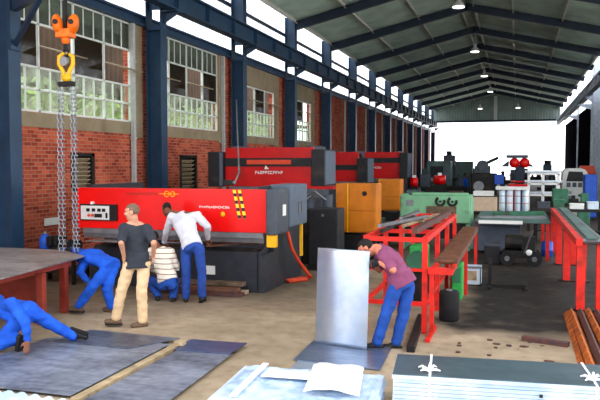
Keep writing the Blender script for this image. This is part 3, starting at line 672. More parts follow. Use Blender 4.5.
# offcuts and sheet on the bed of the nearest press
for k, (p, q, w_, m_, lb) in enumerate((((-5.5, 12.2, .87), (-4.5, 12.22, .87), .2, 'rust_dark', 'long brown steel strip lying level at the back of the press bed'), ((-5.45, 11.98, .83), (-4.55, 12.03, .93), .16, 'rust_belt', 'rust-brown steel strip propped slantwise at the front of the press bed'), ((-6.3, 12.02, .87), (-5.6, 12.05, .87), .14, 'steel', 'grey steel strip on the press bed behind the worker in the pale shirt'))):
    c = MB(); c.beam(p, q, w_, .025); tag(c.done('steel_offcut', m_), lb, 'offcut', 'offcuts on the press bed')
c = MB(); c.prism([(-7.7, 11.45, .9), (-6.75, 11.45, .9), (-6.6, 12.14, .88), (-7.6, 12.14, .88)], (0, 0, .012)); tag(c.done('steel_sheet', 'tableplate'), 'pale grey sheet being fed into the nearest press behind the stooping blue worker', 'sheet')
r = thing('hand_tool', 'small green power tool lying on the press bed beside the white-shirted worker', 'tool', (-5.8, 12.1, .89))
c = MB(); c.box((-5.9, 12.12, .89), (-5.68, 12.2, .99)); c.done('tool_body', 'green', r, .02)
c = MB(); c.cyl((-5.68, 12.16, .94), (-5.6, 12.16, .94), .025); c.done('tool_nose', 'steel', r)
# dunnage in front of the base
for k, (x0, x1, y, z, m_) in enumerate(((-6.5, -4.6, 11.5, 0, 'rust_dark'), (-6.3, -4.62, 11.76, 0, 'timber'), (-6.5, -4.68, 11.52, .075, 'rust_belt'), (-6.2, -4.66, 11.72, .15, 'timber_dark'))):
    c = MB(); c.box((x0, y, z), (x1, y + .18, z + .07), M.Rotation(math.radians((.6, -.5, -.4, .3)[k]), 3, 'Z'))
    tag(c.done('timber_plank', m_, None, .006), ['long grimy plank on the floor along the front of the press base', 'paler plank on the floor against the press base', 'brown plank second up in the small stack before the press base', 'topmost plank of the small stack before the press base'][k], 'plank', 'planks stacked before the nearest press')
# hose
c = MB(); c.tube([(-4.2, 12.9, 1.05), (-4.18, 13.1, .7), (-4.12, 13.4, .4), (-4.02, 13.7, .12), (-3.98, 13.8, .05), (-4.1, 13.75, .03), (-4.3, 13.4, .03), (-4.36, 13.3, .03), (-4.25, 13.2, .03), (-4.0, 13.55, .03)], .035, 8)
tag(c.done('air_hose', 'hosered', None, 0, True), 'red-orange hose dropping from the nearest press to the floor', 'hose')
pts = [V((-9.1, 22.4, 4.5)).lerp(V((-5.03, 12.5, 2.2)), t / 10) - V((0, 0, .05 * math.sin(PI * t / 10))) for t in range(11)] + [V((-5.08, 12.45, 2.02)), V((-5.2, 12.4, 1.96))]
c = MB(); c.tube(pts, .017, 7); tag(c.done('power_cable', 'steel', None, 0, True), 'pale grey cable running down from a navy column to the top of the nearest press', 'cable')
r = thing('junction_box', 'small dark junction box on top of the nearest press where the cable ends', 'box', (-5.0, 12.6, 1.94))
c = MB(); c.box((-5.3, 12.32, 1.94), (-5.12, 12.5, 2.04)); c.done('box_body', 'soot', r, .01); c = MB(); c.cyl((-5.12, 12.41, 1.99), (-5.07, 12.41, 1.99), .03); c.done('cable_gland', 'steel', r)

# ------------------------------------------------------------------ guards and cabinets between the presses and the rack
r = thing('electrical_cabinet', 'black cabinet between the nearest press and the orange guard', 'cabinet', (-4.05, 15.2, 0))
c = MB(); c.box((-4.38, 14.95, .1), (-3.72, 15.6, 1.36)); c.done('cabinet_body', 'black', r, .02)
c = MB(); c.box((-4.35, 14.93, .66), (-3.75, 14.95, 1.33)); d = c.done('cabinet_door', 'black', r); c = MB(); c.cyl((-4.05, 14.9, 1.22), (-4.05, 14.93, 1.22), .03); c.done('door_lock', 'steel', d)
c = MB(); c.box((-4.4, 14.97, 0), (-3.7, 15.55, .1)); c.done('plinth', 'soot', r)
r = thing('hydraulic_unit', 'black hydraulic unit with pipes standing behind the black cabinet', 'machine', (-4.1, 16.1, 0))
c = MB(); c.box((-4.9, 15.8, 0), (-4.0, 16.5, 1.3)); c.done('tank', 'soot', r, .02)
c = MB(); c.cyl((-4.7, 16.1, 1.3), (-4.7, 16.1, 1.75), .16, n=16); c.cyl((-4.25, 16.1, 1.3), (-4.25, 16.1, 1.62), .12, n=16); c.done('pump', 'charcoal', r)
c = MB(); c.tube([(-4.7, 15.95, 1.6), (-4.5, 15.9, 1.7), (-4.25, 15.95, 1.5)], .03, 8); c.tube([(-4.85, 15.8, .9), (-4.85, 15.75, 1.4), (-4.6, 15.9, 1.6)], .03, 8); c.done('pipework', 'steel', r)
def guard(label, x0, x1, y, z0, z1, dep, seam):
    r = thing('machine_guard', label, 'guard', ((x0 + x1) / 2, y, 0), 'orange machine guards')
    c = MB(); c.box((x0, y, z0), (x1, y + dep, z1)); c.done('guard_body', 'orange', r, .015)
    c = MB(); s = x0 + (x1 - x0) * seam
    c.box((s + .02, y - .02, z0 + .04), (x1 - .03, y, z0 + (z1 - z0) * .42)); c.box((s + .02, y - .02, z0 + (z1 - z0) * .45), (x1 - .03, y, z1 - .04)); c.done('guard_door', 'orange', r, .006)
    c = MB(); c.box((s - .03, y - .03, z0), (s, y, z1)); c.done('guard_post', 'yellow', r)
    for x in (x0 + .06, x1 - .06):
        for yy in (y + .06, y + dep - .06): c = MB(); c.box((x - .04, yy - .04, 0), (x + .04, yy + .04, z0)); c.done('leg', 'soot', r)
    return r
r = guard('larger orange guard cabinet beside the black cabinet, nearer the camera', -4.28, -3.27, 17.0, .66, 1.86, .7, .32)
c = MB(); c.cyl((-3.55, 16.95, 1.62), (-3.55, 16.98, 1.62), .06); c.done('guard_gauge', 'soot', r); c = MB(); c.box((-4.2, 17.1, 0), (-3.35, 17.6, .6)); c.done('guard_base', 'soot', r)
r = guard('smaller orange guard cabinet behind the larger one', -4.18, -3.48, 22.0, .88, 1.86, .7, .1)
c = MB(); c.box((-4.1, 22.1, 0), (-3.55, 22.6, .8)); c.done('guard_base', 'soot', r)
r = thing('hydraulic_tank', 'black low oil tank filling the gap below the orange guards', 'machine', (-4.6, 19.6, 0))
c = MB(); c.box((-4.7, 19.3, 0), (-3.5, 20.3, .7)); c.done('base_block', 'soot', r, .02); c = MB(); c.box((-4.6, 19.4, .7), (-3.6, 20.2, .8)); c.done('base_top', 'teal', r)

# ------------------------------------------------------------------ mint green shear behind the red rack
r = thing('shearing_machine', 'pale mint green shearing machine behind the red rack', 'machine', (-2.2, 19.8, 0))
c = MB(); c.box((-3.05, 19.4, .75), (-1.2, 19.7, 1.48)); c.box((-2.75, 19.42, 1.48), (-1.25, 19.7, 1.56)); c.done('front_beam', 'green', r, .02)
for x in (-3.08, -1.3): c = MB(); c.prism([(x, 19.5, 0), (x, 20.8, 0), (x, 20.8, 1.3), (x, 20.2, 1.5), (x, 19.5, 1.5)], (.12, 0, 0)); c.done('side_frame', 'green', r)
c = MB(); c.box((-3.0, 19.6, .3), (-1.25, 20.3, .7)); c.done('bed', 'soot', r)
for x in (-1.98, -1.66): c = MB(); c.torus((x, 19.38, 1.33), .11, .035, (0, 1, 0), 14, 6, .4, 5.0); c.cyl((x, 19.4, 1.33), (x, 19.34, 1.33), .03); c.done('hand_wheel', 'soot', r)
c = MB(); c.box((-2.35, 19.36, .98), (-1.55, 19.4, 1.2)); c.done('blade_guard', 'timber_dark', r)
c = MB(); c.box((-2.9, 19.38, 1.2), (-2.7, 19.4, 1.36)); c.done('name_plate', 'steel', r)

# ------------------------------------------------------------------ red rack and roller conveyor
r = thing('bar_rack', 'red steel rack with open top frame, behind the worker in the plum shirt', 'rack', (-1.6, 11.8, 0))
rx0, rx1, ry0, ry1, rz = -2.03, -1.2, 9.8, 14.6, 1.34
for x in (rx0, rx1):
    c = MB(); c.box((x - .035, ry0, rz - .08), (x + .035, ry1, rz)); c.done('side_rail', 'redrack', r)
    c = MB(); c.box((x - .025, ry0, .38), (x + .025, ry1, .44)); c.done('lower_rail', 'redrack', r)
    for y in (ry0, 11.4, 13.0, ry1): c = MB(); c.box((x - .035, y - .035, 0), (x + .035, y + .035, rz - .08)); c.done('leg', 'redrack', r)
for y in (ry0, 11.0, 12.2, 13.4, ry1): c = MB(); c.box((rx0, y - .03, rz - .07), (rx1, y + .03, rz - .01)); c.done('cross_bar', 'redrack', r)
c = MB(); c.box((rx0, ry0 - .025, .38), (rx1, ry0 + .025, .44)); c.done('cross_bar', 'redrack', r)
c = MB(); c.box((rx0, ry0 - .02, .86), (rx1, ry0 + .02, .9)); c.done('cross_bar', 'redrack', r)
# bars lying across the rack
bars = [((-1.95, 10.4), (-1.5, 12.5), .05, 'steel', 'grey bar lying slantwise across the top of the red rack'), ((-1.72, 11.2), (-1.46, 13.9), .045, 'timber', 'tan batten lying along the top of the red rack'), ((-1.4, 10.2), (-1.28, 14.2), .08, 'rust_dark', 'dark rusty bar along the right side of the red rack top'),
        ((-1.97, 12.6), (-1.9, 14.4), .06, 'steel', 'grey bar along the far left corner of the red rack top'), ((-1.88, 10.2), (-1.82, 13.2), .05, 'soot', 'black bar along the left side of the red rack top')]
for k, (p, q, wd, m_, lb) in enumerate(bars):
    c = MB(); z = rz + (.062 if k == 0 else .001) ; c.beam((p[0], p[1], z + wd / 2), (q[0], q[1], z + wd / 2), wd, wd); tag(c.done('metal_bar', m_), lb, 'bar', 'bars on the red rack')
r = thing('gear_motor', 'bright green gear motor on a stand inside the red rack', 'motor', (-1.6, 12.3, 0))
c = MB(); c.box((-1.75, 12.1, .5), (-1.45, 12.5, .95)); c.done('gearbox', 'brightgreen', r, .03)
c = MB(); c.cyl((-1.6, 11.75, .72), (-1.6, 12.1, .72), .14, n=16)
for k in range(6): c.cyl((-1.6, 11.78 + k * .05, .72), (-1.6, 11.8 + k * .05, .72), .16, n=16)
c.done('motor_body', 'green2', r)
c = MB(); c.box((-1.85, 11.9, 0), (-1.35, 12.6, .5)); c.done('stand', 'soot', r)
r = thing('green_pedestal', 'green pedestal drive standing under the roller conveyor beside the rack', 'machine', (-1.0, 12.6, 0))
c = MB(); c.box((-1.06, 12.4, 0), (-.88, 12.8, .62)); c.done('pedestal_body', 'brightgreen', r, .02); c = MB(); c.box((-1.03, 12.38, .3), (-.91, 12.4, .55)); c.done('pedestal_cover', 'green2', r)
r = thing('roller_conveyor', 'rust-brown roller conveyor with red end stand along the right of the red rack', 'conveyor', (-1.0, 12.8, 0))
for x in (-1.12, -.84): c = MB(); c.box((x - .02, 10.5, .84), (x + .02, 16.2, .94)); c.done('side_rail', 'rust_belt', r)
c = MB()
y = 10.6
while y < 16.1: c.cyl((-1.1, y, .91), (-.86, y, .91), .045, n=8); y += .11
c.done('rollers', 'rust_belt', r)
c = MB(); c.box((-1.15, 9.72, .84), (-.82, 9.8, .93)); c.box((-1.14, 9.8, .84), (-1.08, 10.52, .89)); c.box((-.88, 9.8, .84), (-.82, 10.52, .89)); c.done('end_bar', 'redrack', r)
for x, y in ((-1.1, 9.77), (-.86, 12.95), (-1.1, 12.95), (-.86, 16.1), (-1.1, 16.1)): c = MB(); c.box((x - .03, y - .03, 0), (x + .03, y + .03, .84)); c.done('leg', 'redrack', r)
c = MB(); c.box((-1.13, 9.3, 0), (-1.07, 10.2, .04)); c.done('foot_plate', 'redrack', r)
r = thing('rubber_drum', 'black rubber-covered drum standing under the near end of the roller conveyor', 'drum', (-.95, 10.6, 0))
c = MB(); c.lathe((-.95, 10.75, 0), [(.13, 0), (.15, .03), (.15, .42), (.13, .45)]); c.done('drum_shell', 'rubber', r, smooth=True); c = MB(); c.cyl((-.95, 10.75, .45), (-.95, 10.75, .47), .05); c.done('drum_cap', 'steel', r)
c = MB(); c.beam((-1.24, 8.75, .04), (-1.36, 10.7, .04), .1, .08); tag(c.done('floor_beam', 'soot'), 'dark beam lying on the floor behind the heels of the plum-shirted worker', 'beam')

# ------------------------------------------------------------------ worktables and small things along the aisle
r = thing('work_table', 'long dark worktable with pale front edge across the aisle', 'table', (0, 19.8, 0))
c = MB(); c.box((-1.0, 18.0, .9), (.78, 21.6, .96)); c.done('table_top', 'teal', r, .01)
c = MB(); c.box((-.9, 17.93, .88), (.14, 18.0, .96)); c.done('front_edge', 'white', r)
for x, y in ((-.95, 18.05), (.72, 18.05), (-.95, 21.5), (.72, 21.5)): c = MB(); c.box((x - .04, y - .04, 0), (x + .04, y + .04, .9)); c.done('leg', 'rust_dark' if x < 0 else 'redrack', r)
c = MB(); c.beam((-.9, 18.7, .99), (.7, 18.9, .99), .1, .06); tag(c.done('metal_bar', 'steel'), 'grey bar lying along the long dark worktable', 'bar')
c = MB(); c.beam((-.6, 19.9, 1.01), (.7, 20.2, 1.01), .16, .1); tag(c.done('steel_channel', 'green2'), 'dark green steel channel lying on the long dark worktable', 'bar')
r = thing('storage_chest', 'grey-blue low chest under the long dark worktable', 'chest', (-.5, 19.3, 0))
c = MB(); c.box((-1.1, 19.0, .08), (.1, 19.7, .74)); c.done('chest_body', 'slate', r, .02); c = MB(); c.box((-1.12, 18.98, .74), (.12, 19.72, .8)); c.done('chest_lid', 'slate', r, .01)
for x in (-1.0, 0): c = MB(); c.box((x - .05, 19.05, 0), (x + .05, 19.65, .08)); c.done('foot', 'soot', r)
r = thing('floor_pump', 'black wheeled pump with upright handle below the long worktable', 'pump', (.1, 17.2, 0))
c = MB(); c.box((-.3, 17.0, .18), (.45, 17.5, .34)); c.done('chassis', 'soot', r, .02)
c = MB(); c.cyl((-.25, 17.25, .52), (.15, 17.25, .52), .18, n=18); c.box((.12, 17.08, .34), (.42, 17.42, .66)); c.done('pump_motor', 'soot', r, .01)
for x in (-.2, .4): c = MB(); c.cyl((x, 16.92, .17), (x, 17.0, .17), .17, n=18); wh = c.done('wheel', 'rubber', r); c = MB(); c.cyl((x, 16.9, .17), (x, 17.02, .17), .06, n=12); c.done('wheel_hub', 'steel', wh)
for x in (-.2, .4): c = MB(); c.cyl((x, 17.5, .17), (x, 17.58, .17), .17, n=18); c.done('wheel', 'rubber', r)
c = MB(); c.tube([(.18, 16.98, .3), (.32, 16.85, .75), (.35, 16.83, .83)], .02, 8); c.done('handle', 'steel', r)
c = MB(); c.ell((.28, 16.93, .32), (.07, .04, .07)); c.done('pressure_gauge', 'white', r)
r = thing('storage_box', 'black box standing beside the wheeled pump', 'box', (-.45, 17.3, 0))
c = MB(); c.box((-.72, 17.1, 0), (-.36, 17.6, .42)); c.done('box_body', 'black', r, .02); c = MB(); c.box((-.73, 17.09, .42), (-.35, 17.61, .48)); c.done('box_lid', 'charcoal', r, .01)
r = thing('parts_bin', 'small white-grey square bin on the floor by the conveyor', 'bin', (-.81, 14.15, 0))
c = MB(); x0, x1, y0, y1 = -.98, -.64, 13.98, 14.32
for lo, hi in (((x0, y0, 0), (x1, y1, .02)), ((x0, y0, 0), (x1, y0 + .02, .36)), ((x0, y1 - .02, 0), (x1, y1, .36)), ((x0, y0, 0), (x0 + .02, y1, .36)), ((x1 - .02, y0, 0), (x1, y1, .36))): c.box(lo, hi)
c.done('bin_body', 'galvstack', r); c = MB(); c.box((x0 - .01, y0 - .015, .33), (x1 + .01, y0, .37)); c.done('bin_rim', 'steel', r)
c = MB(); c.box((x0 + .08, y0 - .005, .1), (x1 - .08, y0, .28)); c.done('bin_label', 'timber', r)
r = thing('floor_stand', 'low black L-shaped steel stand on the oily floor', 'stand', (-.1, 13.9, 0))
c = MB(); c.box((-.5, 13.86, .0), (.22, 13.93, .07)); c.box((-.5, 13.6, 0), (-.44, 14.3, .05)); c.box((.16, 13.6, 0), (.22, 14.3, .05)); c.done('stand_base', 'soot', r); c = MB(); c.box((-.5, 13.87, .07), (-.44, 13.93, .55)); c.done('stand_post', 'soot', r)
# right hand roller table
r = thing('roller_table', 'long red-legged roller table at the right of the aisle', 'table', (1.1, 15.8, 0))
c = MB(); c.prism([(.9, 11.9, 1.06), (1.0, 11.9, 1.06), (1.0, 11.9, 1.17), (.9, 11.9, 1.17)], (-.04, 8.1, 0)); c.done('side_rail', 'redrack', r)
c = MB(); c.prism([(1.26, 11.9, 1.08), (1.31, 11.9, 1.08), (1.31, 11.9, 1.17), (1.26, 11.9, 1.17)], (-.04, 8.1, 0)); c.done('side_rail', 'steel', r)
c = MB()
for k in range(54): y = 12 + k * .148; c.cyl((1.0 - .04 * k / 54, y, 1.13), (1.26 - .04 * k / 54, y, 1.13), .05, n=8)
c.done('rollers', 'steel', r)
c = MB(); c.box((1.05, 11.9, 1.17), (1.22, 19.8, 1.2)); c.done('guide_strip', 'teal', r)
for x, y in ((.99, 12.1), (.97, 15.1), (.95, 17.5), (.93, 19.8), (1.27, 15.1), (1.27, 17.5), (1.27, 19.8)): c = MB(); c.box((x - .065, y - .065, 0), (x + .065, y + .065, 1.06)); c.done('leg', 'redrack', r)
c = MB(); c.box((1.22, 12.04, 0), (1.32, 12.16, 1.08)); c.done('leg', 'redrack', r)
for y in (12.1, 15.1, 17.5): c = MB(); c.box((.85, y - .12, 0), (1.4, y + .12, .02)); c.done('foot_plate', 'soot', r)
r = thing('blue_drum', 'small blue drum standing behind the red table legs', 'drum', (1.0, 21.9, 0))
c = MB(); c.lathe((.75, 19.0, 0), [(.14, 0), (.14, .15), (.15, .16), (.14, .17), (.14, .36), (.12, .38)]); c.done('drum_shell', 'blue', r, smooth=True); c = MB(); c.cyl((.75, 19.0, .38), (.75, 19.0, .42), .04); c.done('drum_cap', 'soot', r)
# rusty bars at the right
rb = random.Random(11); nth = 'leftmost second third fourth fifth sixth seventh eighth'.split()
for k in range(14):
    top = k >= 8; x = .76 + k * .112 if not top else .83 + (k - 8) * .125; z = .062 if top else 0; m_ = ('rust', 'rust', 'rust_dark', 'rust', 'rust', 'rust_dark', 'rust', 'rust_dark', 'rust', 'rust_dark', 'rust', 'rust_dark', 'rust', 'rust_dark')[k]
    y0 = 8.35 + rb.uniform(-.25, .2); y1 = 11.9 + rb.uniform(-.4, .0); w_ = .05; c = MB()
    c.prism([(x - w_, y0, z), (x - w_ + .012, y0, z), (x, y0, z + .05), (x + w_ - .012, y0, z), (x + w_, y0, z), (x, y0, z + .062)], (rb.uniform(-.01, .01), y1 - y0, 0))
    a_ = 'dark rusty' if 'dark' in m_ else 'orange rusty'; q_ = nth[k - 8 if top else k] + ('' if k in (0, 8) else ' from the left')
    tag(c.done('angle_iron', m_), '%s angle iron, %s in the %s layer at right' % (a_, q_, 'top' if top else 'bottom'), 'angle iron', 'rusty angle irons on the floor')
c = MB(); c.beam((.1, 9.82, .03), (.66, 9.62, .03), .1, .06); tag(c.done('floor_bar', 'rust_dark'), 'short rusty bar on the floor pointing at the stack of angle irons', 'bar')
rb = random.Random(5)
for k in range(14):
    x, y = rb.uniform(-.7, .6), rb.uniform(8.7, 9.7); c = MB(); s = rb.uniform(.02, .05)
    c.prism([(x + s * math.cos(t) * rb.uniform(.6, 1.5), y + s * math.sin(t) * rb.uniform(.6, 1.2), 0) for t in [2 * PI * j / 6 for j in range(6)]], (0, 0, rb.uniform(.006, .02)))
    tag(c.done('scrap_chip', 'rust_dark'), 'small brown scrap chip on the floor before the flat sheet pack', 'scrap', 'scrap chips on the floor')

# ------------------------------------------------------------------ plates on the floor
def plate(name, poly, z, t, m_, label, cat='plate', group='steel plates on the floor'):
    c = MB(); c.prism([(x, y, z) for x, y in poly], (0, 0, t)); return tag(c.done(name, m_, None, .003), label, cat, group)
plate('steel_plate', [(-5.95, 6.0), (-4.23, 6.0), (-4.23, 8.1), (-5.5, 8.2), (-5.95, 7.9)], .03, .012, 'plate', 'grey mill plate on the floor under the crouching blue worker\'s hand')
plate('steel_plate', [(-5.72, 7.75), (-4.6, 7.72), (-4.22, 8.38), (-5.62, 8.46)], .043, .012, 'darksteel', 'dark steel plate on the floor beside the crouching worker\'s outstretched shoe')
plate('steel_plate', [(-4.03, 5.7), (-3.2, 5.7), (-3.29, 7.9), (-4.0, 7.9)], .03, .012, 'plate', 'grey mill plate on the floor between the batten and the brown floor strip')
plate('steel_plate', [(-4.03, 7.85), (-3.3, 7.85), (-3.28, 8.4), (-4.06, 8.38)], .043, .012, 'plate_navy', 'navy-blue plate on the floor lapping the far end of a grey plate')
c = MB(); c.box((-4.17, 5.9, 0), (-4.07, 8.3, .05)); tag(c.done('timber_batten', 'timber'), 'pale timber batten on the floor in the gap between the steel plates', 'batten')
for k, (x0, x1, y) in enumerate(((-5.9, -4.25, 6.4), (-5.4, -4.25, 8.0), (-4.02, -3.3, 6.2), (-4.02, -3.3, 8.1))):
    c = MB(); c.box((x0, y - .05, 0), (x1, y + .05, .03)); tag(c.done('bearer', 'timber_dark'), 'thin timber bearer under the ' + ('near end of the left-hand grey plate', 'far end of the left-hand dark plate', 'near end of the right-hand grey plate', 'navy-blue plate')[k], 'bearer', 'bearers under the floor plates')
c = MB(); c.box((-4.12, 8.02, .05), (-4.0, 8.12, .1)); tag(c.done('timber_block', 'timber'), 'pale timber block on the batten between the steel plates', 'block')
plate('galvanised_sheet', [(-2.48, 8.5), (-2.45, 7.6), (-1.62, 7.6), (-1.68, 8.5)], .0, .01, 'galv', 'bright galvanised sheet flat on the floor below the upright sheet', 'sheet', None)
plate('galvanised_sheet', [(-2.55, 8.95), (-2.52, 7.95), (-1.45, 7.85), (-1.5, 8.9)], .012, .008, 'bluegrey', 'blue-grey sheet flat on the floor at the feet of the plum-shirted worker', 'sheet', None)
# upright sheet held by the worker
c = MB(); p, q = V((-2.49, 8.82, .022)), V((-1.77, 8.64, .022)); n_ = V((.24, .97, 0)).normalized(); vs = []; N_ = 28
for j in range(N_ + 1):
    b = j / N_; off = .004 * math.sin(b * 2 * PI) + .05 * b
    for k in range(3): vs.append(p.lerp(q, k / 2) + V((.01 * b, 0, 1.235 * b)) + n_ * off)
c._add(vs, [(j * 3 + k, j * 3 + k + 1, j * 3 + k + 4, j * 3 + k + 3) for j in range(N_) for k in range(2)])
us = c.done('galvanised_sheet', 'galvmirror', smooth=True); md = us.modifiers.new('thick', 'SOLIDIFY'); md.thickness = .004; tag(us, 'tall galvanised sheet stood on edge and held by the plum-shirted worker', 'sheet')

# sheet packs in the foreground
def sheet_pack(name, label, o, u, L_, D, z0, z1, n, mtop, mbody, group='sheet packs in the foreground'):
    u = V((u[0], u[1], 0)).normalized(); v = V((-u.y, u.x, 0)); o = V((o[0], o[1], 0)); r = thing(name, label, 'sheet pack', o, group); rr = random.Random(L_ * 7)
    c = MB(); h = (z1 - z0) / n
    for i in range(n):
        a, b = rr.uniform(-.008, .008), rr.uniform(-.012, .012); q = o + u * a + v * b; z = z0 + h * i
        c.prism([q + V((0, 0, z)), q + u * L_ + V((0, 0, z)), q + u * L_ + v * D + V((0, 0, z)), q + v * D + V((0, 0, z))], (0, 0, h * .88))
    c.done('sheets', mbody, r)
    c = MB(); q = o + V((0, 0, z1 - .004)); c.prism([q, q + u * L_, q + u * L_ + v * D, q + v * D], (0, 0, .008)); c.done('top_sheet', mtop, r)
    for t in (.1, .9):
        c = MB(); c.prism([o + u * (L_ * t) + V((0, 0, z0 - .0)), o + u * (L_ * t + .08) + V((0, 0, z0)), o + u * (L_ * t + .08) + v * D + V((0, 0, z0)), o + u * (L_ * t) + v * D + V((0, 0, z0))], (0, 0, -z0)); c.done('pallet_bearer', 'timber', r)
    return r, o, u, v
r, o, u, v = sheet_pack('sheet_pack', 'strapped pack of white-edged sheets with slate-grey top, at bottom right', (-1.08, 6.46), (1, .093), 2.6, .70, .06, .4, 9, 'topdark', 'packwhite')
for t in (.33, 1.77):
    c = MB(); p = o + u * t; w_ = u * .022
    c.prism([p - v * .012 + V((0, 0, .05)), p + w_ - v * .012 + V((0, 0, .05)), p + w_ - v * .012 + V((0, 0, .412)), p - v * .012 + V((0, 0, .412))], v * -.006)
    c.prism([p - v * .018 + V((0, 0, .406)), p + w_ - v * .018 + V((0, 0, .406)), p + w_ + v * .72 + V((0, 0, .406)), p + v * .72 + V((0, 0, .406))], (0, 0, .006))
    st = c.done('strap', 'strap', r)
    c = MB(); k = p + v * .1 + V((0, 0, .43))
    for du, dv, dz in ((-.13, .06, .05), (.09, .09, .06), (.14, -.02, .02), (-.1, -.05, .02), (.02, .1, .09)): c.tube([k, k + u * du * .5 + v * dv * .5 + V((0, 0, dz * .5)), k + u * du * .75 + v * dv + V((0, 0, dz * .1))], [.013, .012, .006], 6)
    c.ell(k, (.025, .025, .02)); c.done('strap_knot', 'strap', st)
c = MB(); p = o + u * 1.3; c.prism([p - v * .013 + V((0, 0, .27)), p + u * .03 - v * .013 + V((0, 0, .27)), p + u * .03 - v * .013 + V((0, 0, .3)), p - v * .013 + V((0, 0, .3))], v * -.004); c.done('pack_mark', 'black', r)
# film-wrapped pack in the middle
r, o, u, v = sheet_pack('wrapped_pack', 'pack of bright sheets under crumpled clear film, bottom centre', (-2.56, 5.6), (1, .06), 1.42, 1.06, .05, .29, 6, 'galvstack', 'packwhite')
nx, ny = 46, 34; vs = []; fs = []
for j in range(ny + 1):
    for i in range(nx + 1):
        a, b = i / nx, j / ny; p = o + u * (a * 1.46 - .02) + v * (b * 1.08 - .01); q = V((p.x * 4.5, p.y * 4.5, 0))
        z = .297 + .03 * abs(noise.noise(q * 1.3)) + .016 * abs(noise.noise(q * 3.7)) + .01 * max(0, noise.noise(V((q.x * .5 + q.y * 2.2, 3, 1))))
        edge = min(a, 1 - a, b, 1 - b); z -= .10 * max(0, 1 - edge / .03)
        vs.append(p + V((0, 0, z))); 
for j in range(ny):
    for i in range(nx): k = j * (nx + 1) + i; fs.append((k, k + 1, k + nx + 2, k + nx + 1))
c = MB(); c._add(vs, fs); fm = c.done('film', 'film', r); sm = fm.modifiers.new('thick', 'SOLIDIFY'); sm.thickness = .003
c = MB(); P = []
for j in range(9):
    for i in range(9):
        a, b = i / 8, j / 8; p = o + u * (.8 + a * .5 - .08 * b) + v * (.25 + b * .80); z = .345 + .035 * math.sin(a * 3.1) * (1 - b * .4) + .02 * noise.noise(V((a * 3, b * 3, 5))) + .02 * (b > .8)
        P.append(p + V((0, 0, z)))
c._add(P, [(j * 9 + i, j * 9 + i + 1, (j + 1) * 9 + i + 1, (j + 1) * 9 + i) for j in range(8) for i in range(8)]); pp = c.done('packing_sheet', 'paper', r, smooth=True); sm = pp.modifiers.new('thick', 'SOLIDIFY'); sm.thickness = .004
c = MB(); p = o + u * .02 + V((0, 0, .335)); c.prism([p + u * .18 + v * .0, p + u * .24, p + u * .24 + v * 1.03, p + u * .18 + v * 1.03], (0, 0, .012)); c.done('edge_strip', 'strap', r)
c = MB(); p = o + u * .3 + v * .62 + V((0, 0, .335)); c.prism([p, p + u * .48, p + u * .44 + v * .22, p + u * .02 + v * .22], (0, 0, .008)); c.done('delivery_note', 'paper', r)
# ribbed sheets at bottom left
r = thing('ribbed_sheets', 'stack of white ribbed roofing sheets at the bottom left corner', 'sheet pack', (-4.6, 5.2, 0))
for k in range(4):
    c = MB(); z = .04 + k * .035; n = 44; top = []; 
    for i in range(n + 1): top.append((-5.4 + 1.78 * i / n + k * .006, z + (.03 if (i // 2) % 2 else 0)))
    a = [V((x, 5.62 - (x + 4.78) * .09, zz)) for x, zz in top]; b = [V((x, 4.6, zz)) for x, zz in top]
    for i in range(n): c._add([a[i], a[i + 1], b[i + 1], b[i]], ((0, 1, 2, 3),))
    s_ = c.done('ribbed_sheet', 'packwhite', r); md = s_.modifiers.new('thick', 'SOLIDIFY'); md.thickness = .004
for y in (4.8, 5.4): c = MB(); c.box((-5.3, y - .04, 0), (-3.75, y + .04, .036)); c.done('bearer', 'timber', r)
# ------------------------------------------------------------------ machines farther down the hall
def lathe_machine(label, x, y, rz, L, m1, m2='soot', h=1.0):
    r = thing('metal_lathe', label, 'lathe', (x, y, 0), 'lathes down the hall', rz); a = L / 2
    for q in (-a + .25, a - .25): c = MB(); c.box((q - .2, -.25, 0), (q + .2, .25, h * .7)); c.done('pedestal', m1, r, .01, world=False)
    c = MB(); c.box((-a, -.2, h * .7), (a, .2, h * .85)); c.box((-a, -.16, h * .85), (a, -.08, h * .9)); c.box((-a, .08, h * .85), (a, .16, h * .9)); c.done('bed', m2, r, .006, world=False)
    c = MB(); c.box((-a - .05, -.28, h * .85), (-a + .5, .28, h * 1.35)); c.done('headstock', m1, r, .03, world=False)
    c = MB(); c.cyl((-a + .5, 0, h * 1.12), (-a + .62, 0, h * 1.12), .16, n=18); c.done('chuck', 'steel', r, world=False)
    c = MB(); c.box((a - .35, -.14, h * .9), (a - .1, .14, h * 1.2)); c.cyl((a - .45, 0, h * 1.12), (a - .1, 0, h * 1.12), .05); c.done('tailstock', m1, r, .01, world=False)
    c = MB(); c.box((-.15, -.3, h * .9), (.2, .26, h * 1.0)); c.box((-.05, -.1, h), (.1, .1, h * 1.12)); c.done('carriage', m2, r, world=False)
    return r
def mill(label, x, y, rz, m1, m2, H, w=.7):
    r = thing('milling_machine', label, 'machine', (x, y, 0), 'upright machines down the hall', rz)
    c = MB(); c.box((-w / 2, -.6, 0), (w / 2, .5, .25)); c.done('base', m2, r, .02, world=False)
    c = MB(); c.box((-w * .35, .05, .25), (w * .35, .5, H * .8)); c.done('column', m1, r, .03, world=False)
    c = MB(); c.box((-w * .32, -.55, H * .72), (w * .32, .5, H * .92)); c.done('head', m1, r, .03, world=False)
    c = MB(); c.cyl((0, -.35, H * .92), (0, -.35, H), .16, n=14); c.done('motor', m2, r, world=False)
    c = MB(); c.cyl((0, -.35, H * .55), (0, -.35, H * .72), .08, n=14); c.done('spindle', 'steel', r, world=False)
    c = MB(); c.box((-w * .8, -.6, H * .42), (w * .8, -.1, H * .48)); c.box((-w * .25, -.5, .25), (w * .25, .05, H * .42)); c.done('table', m2, r, .01, world=False)
    return r
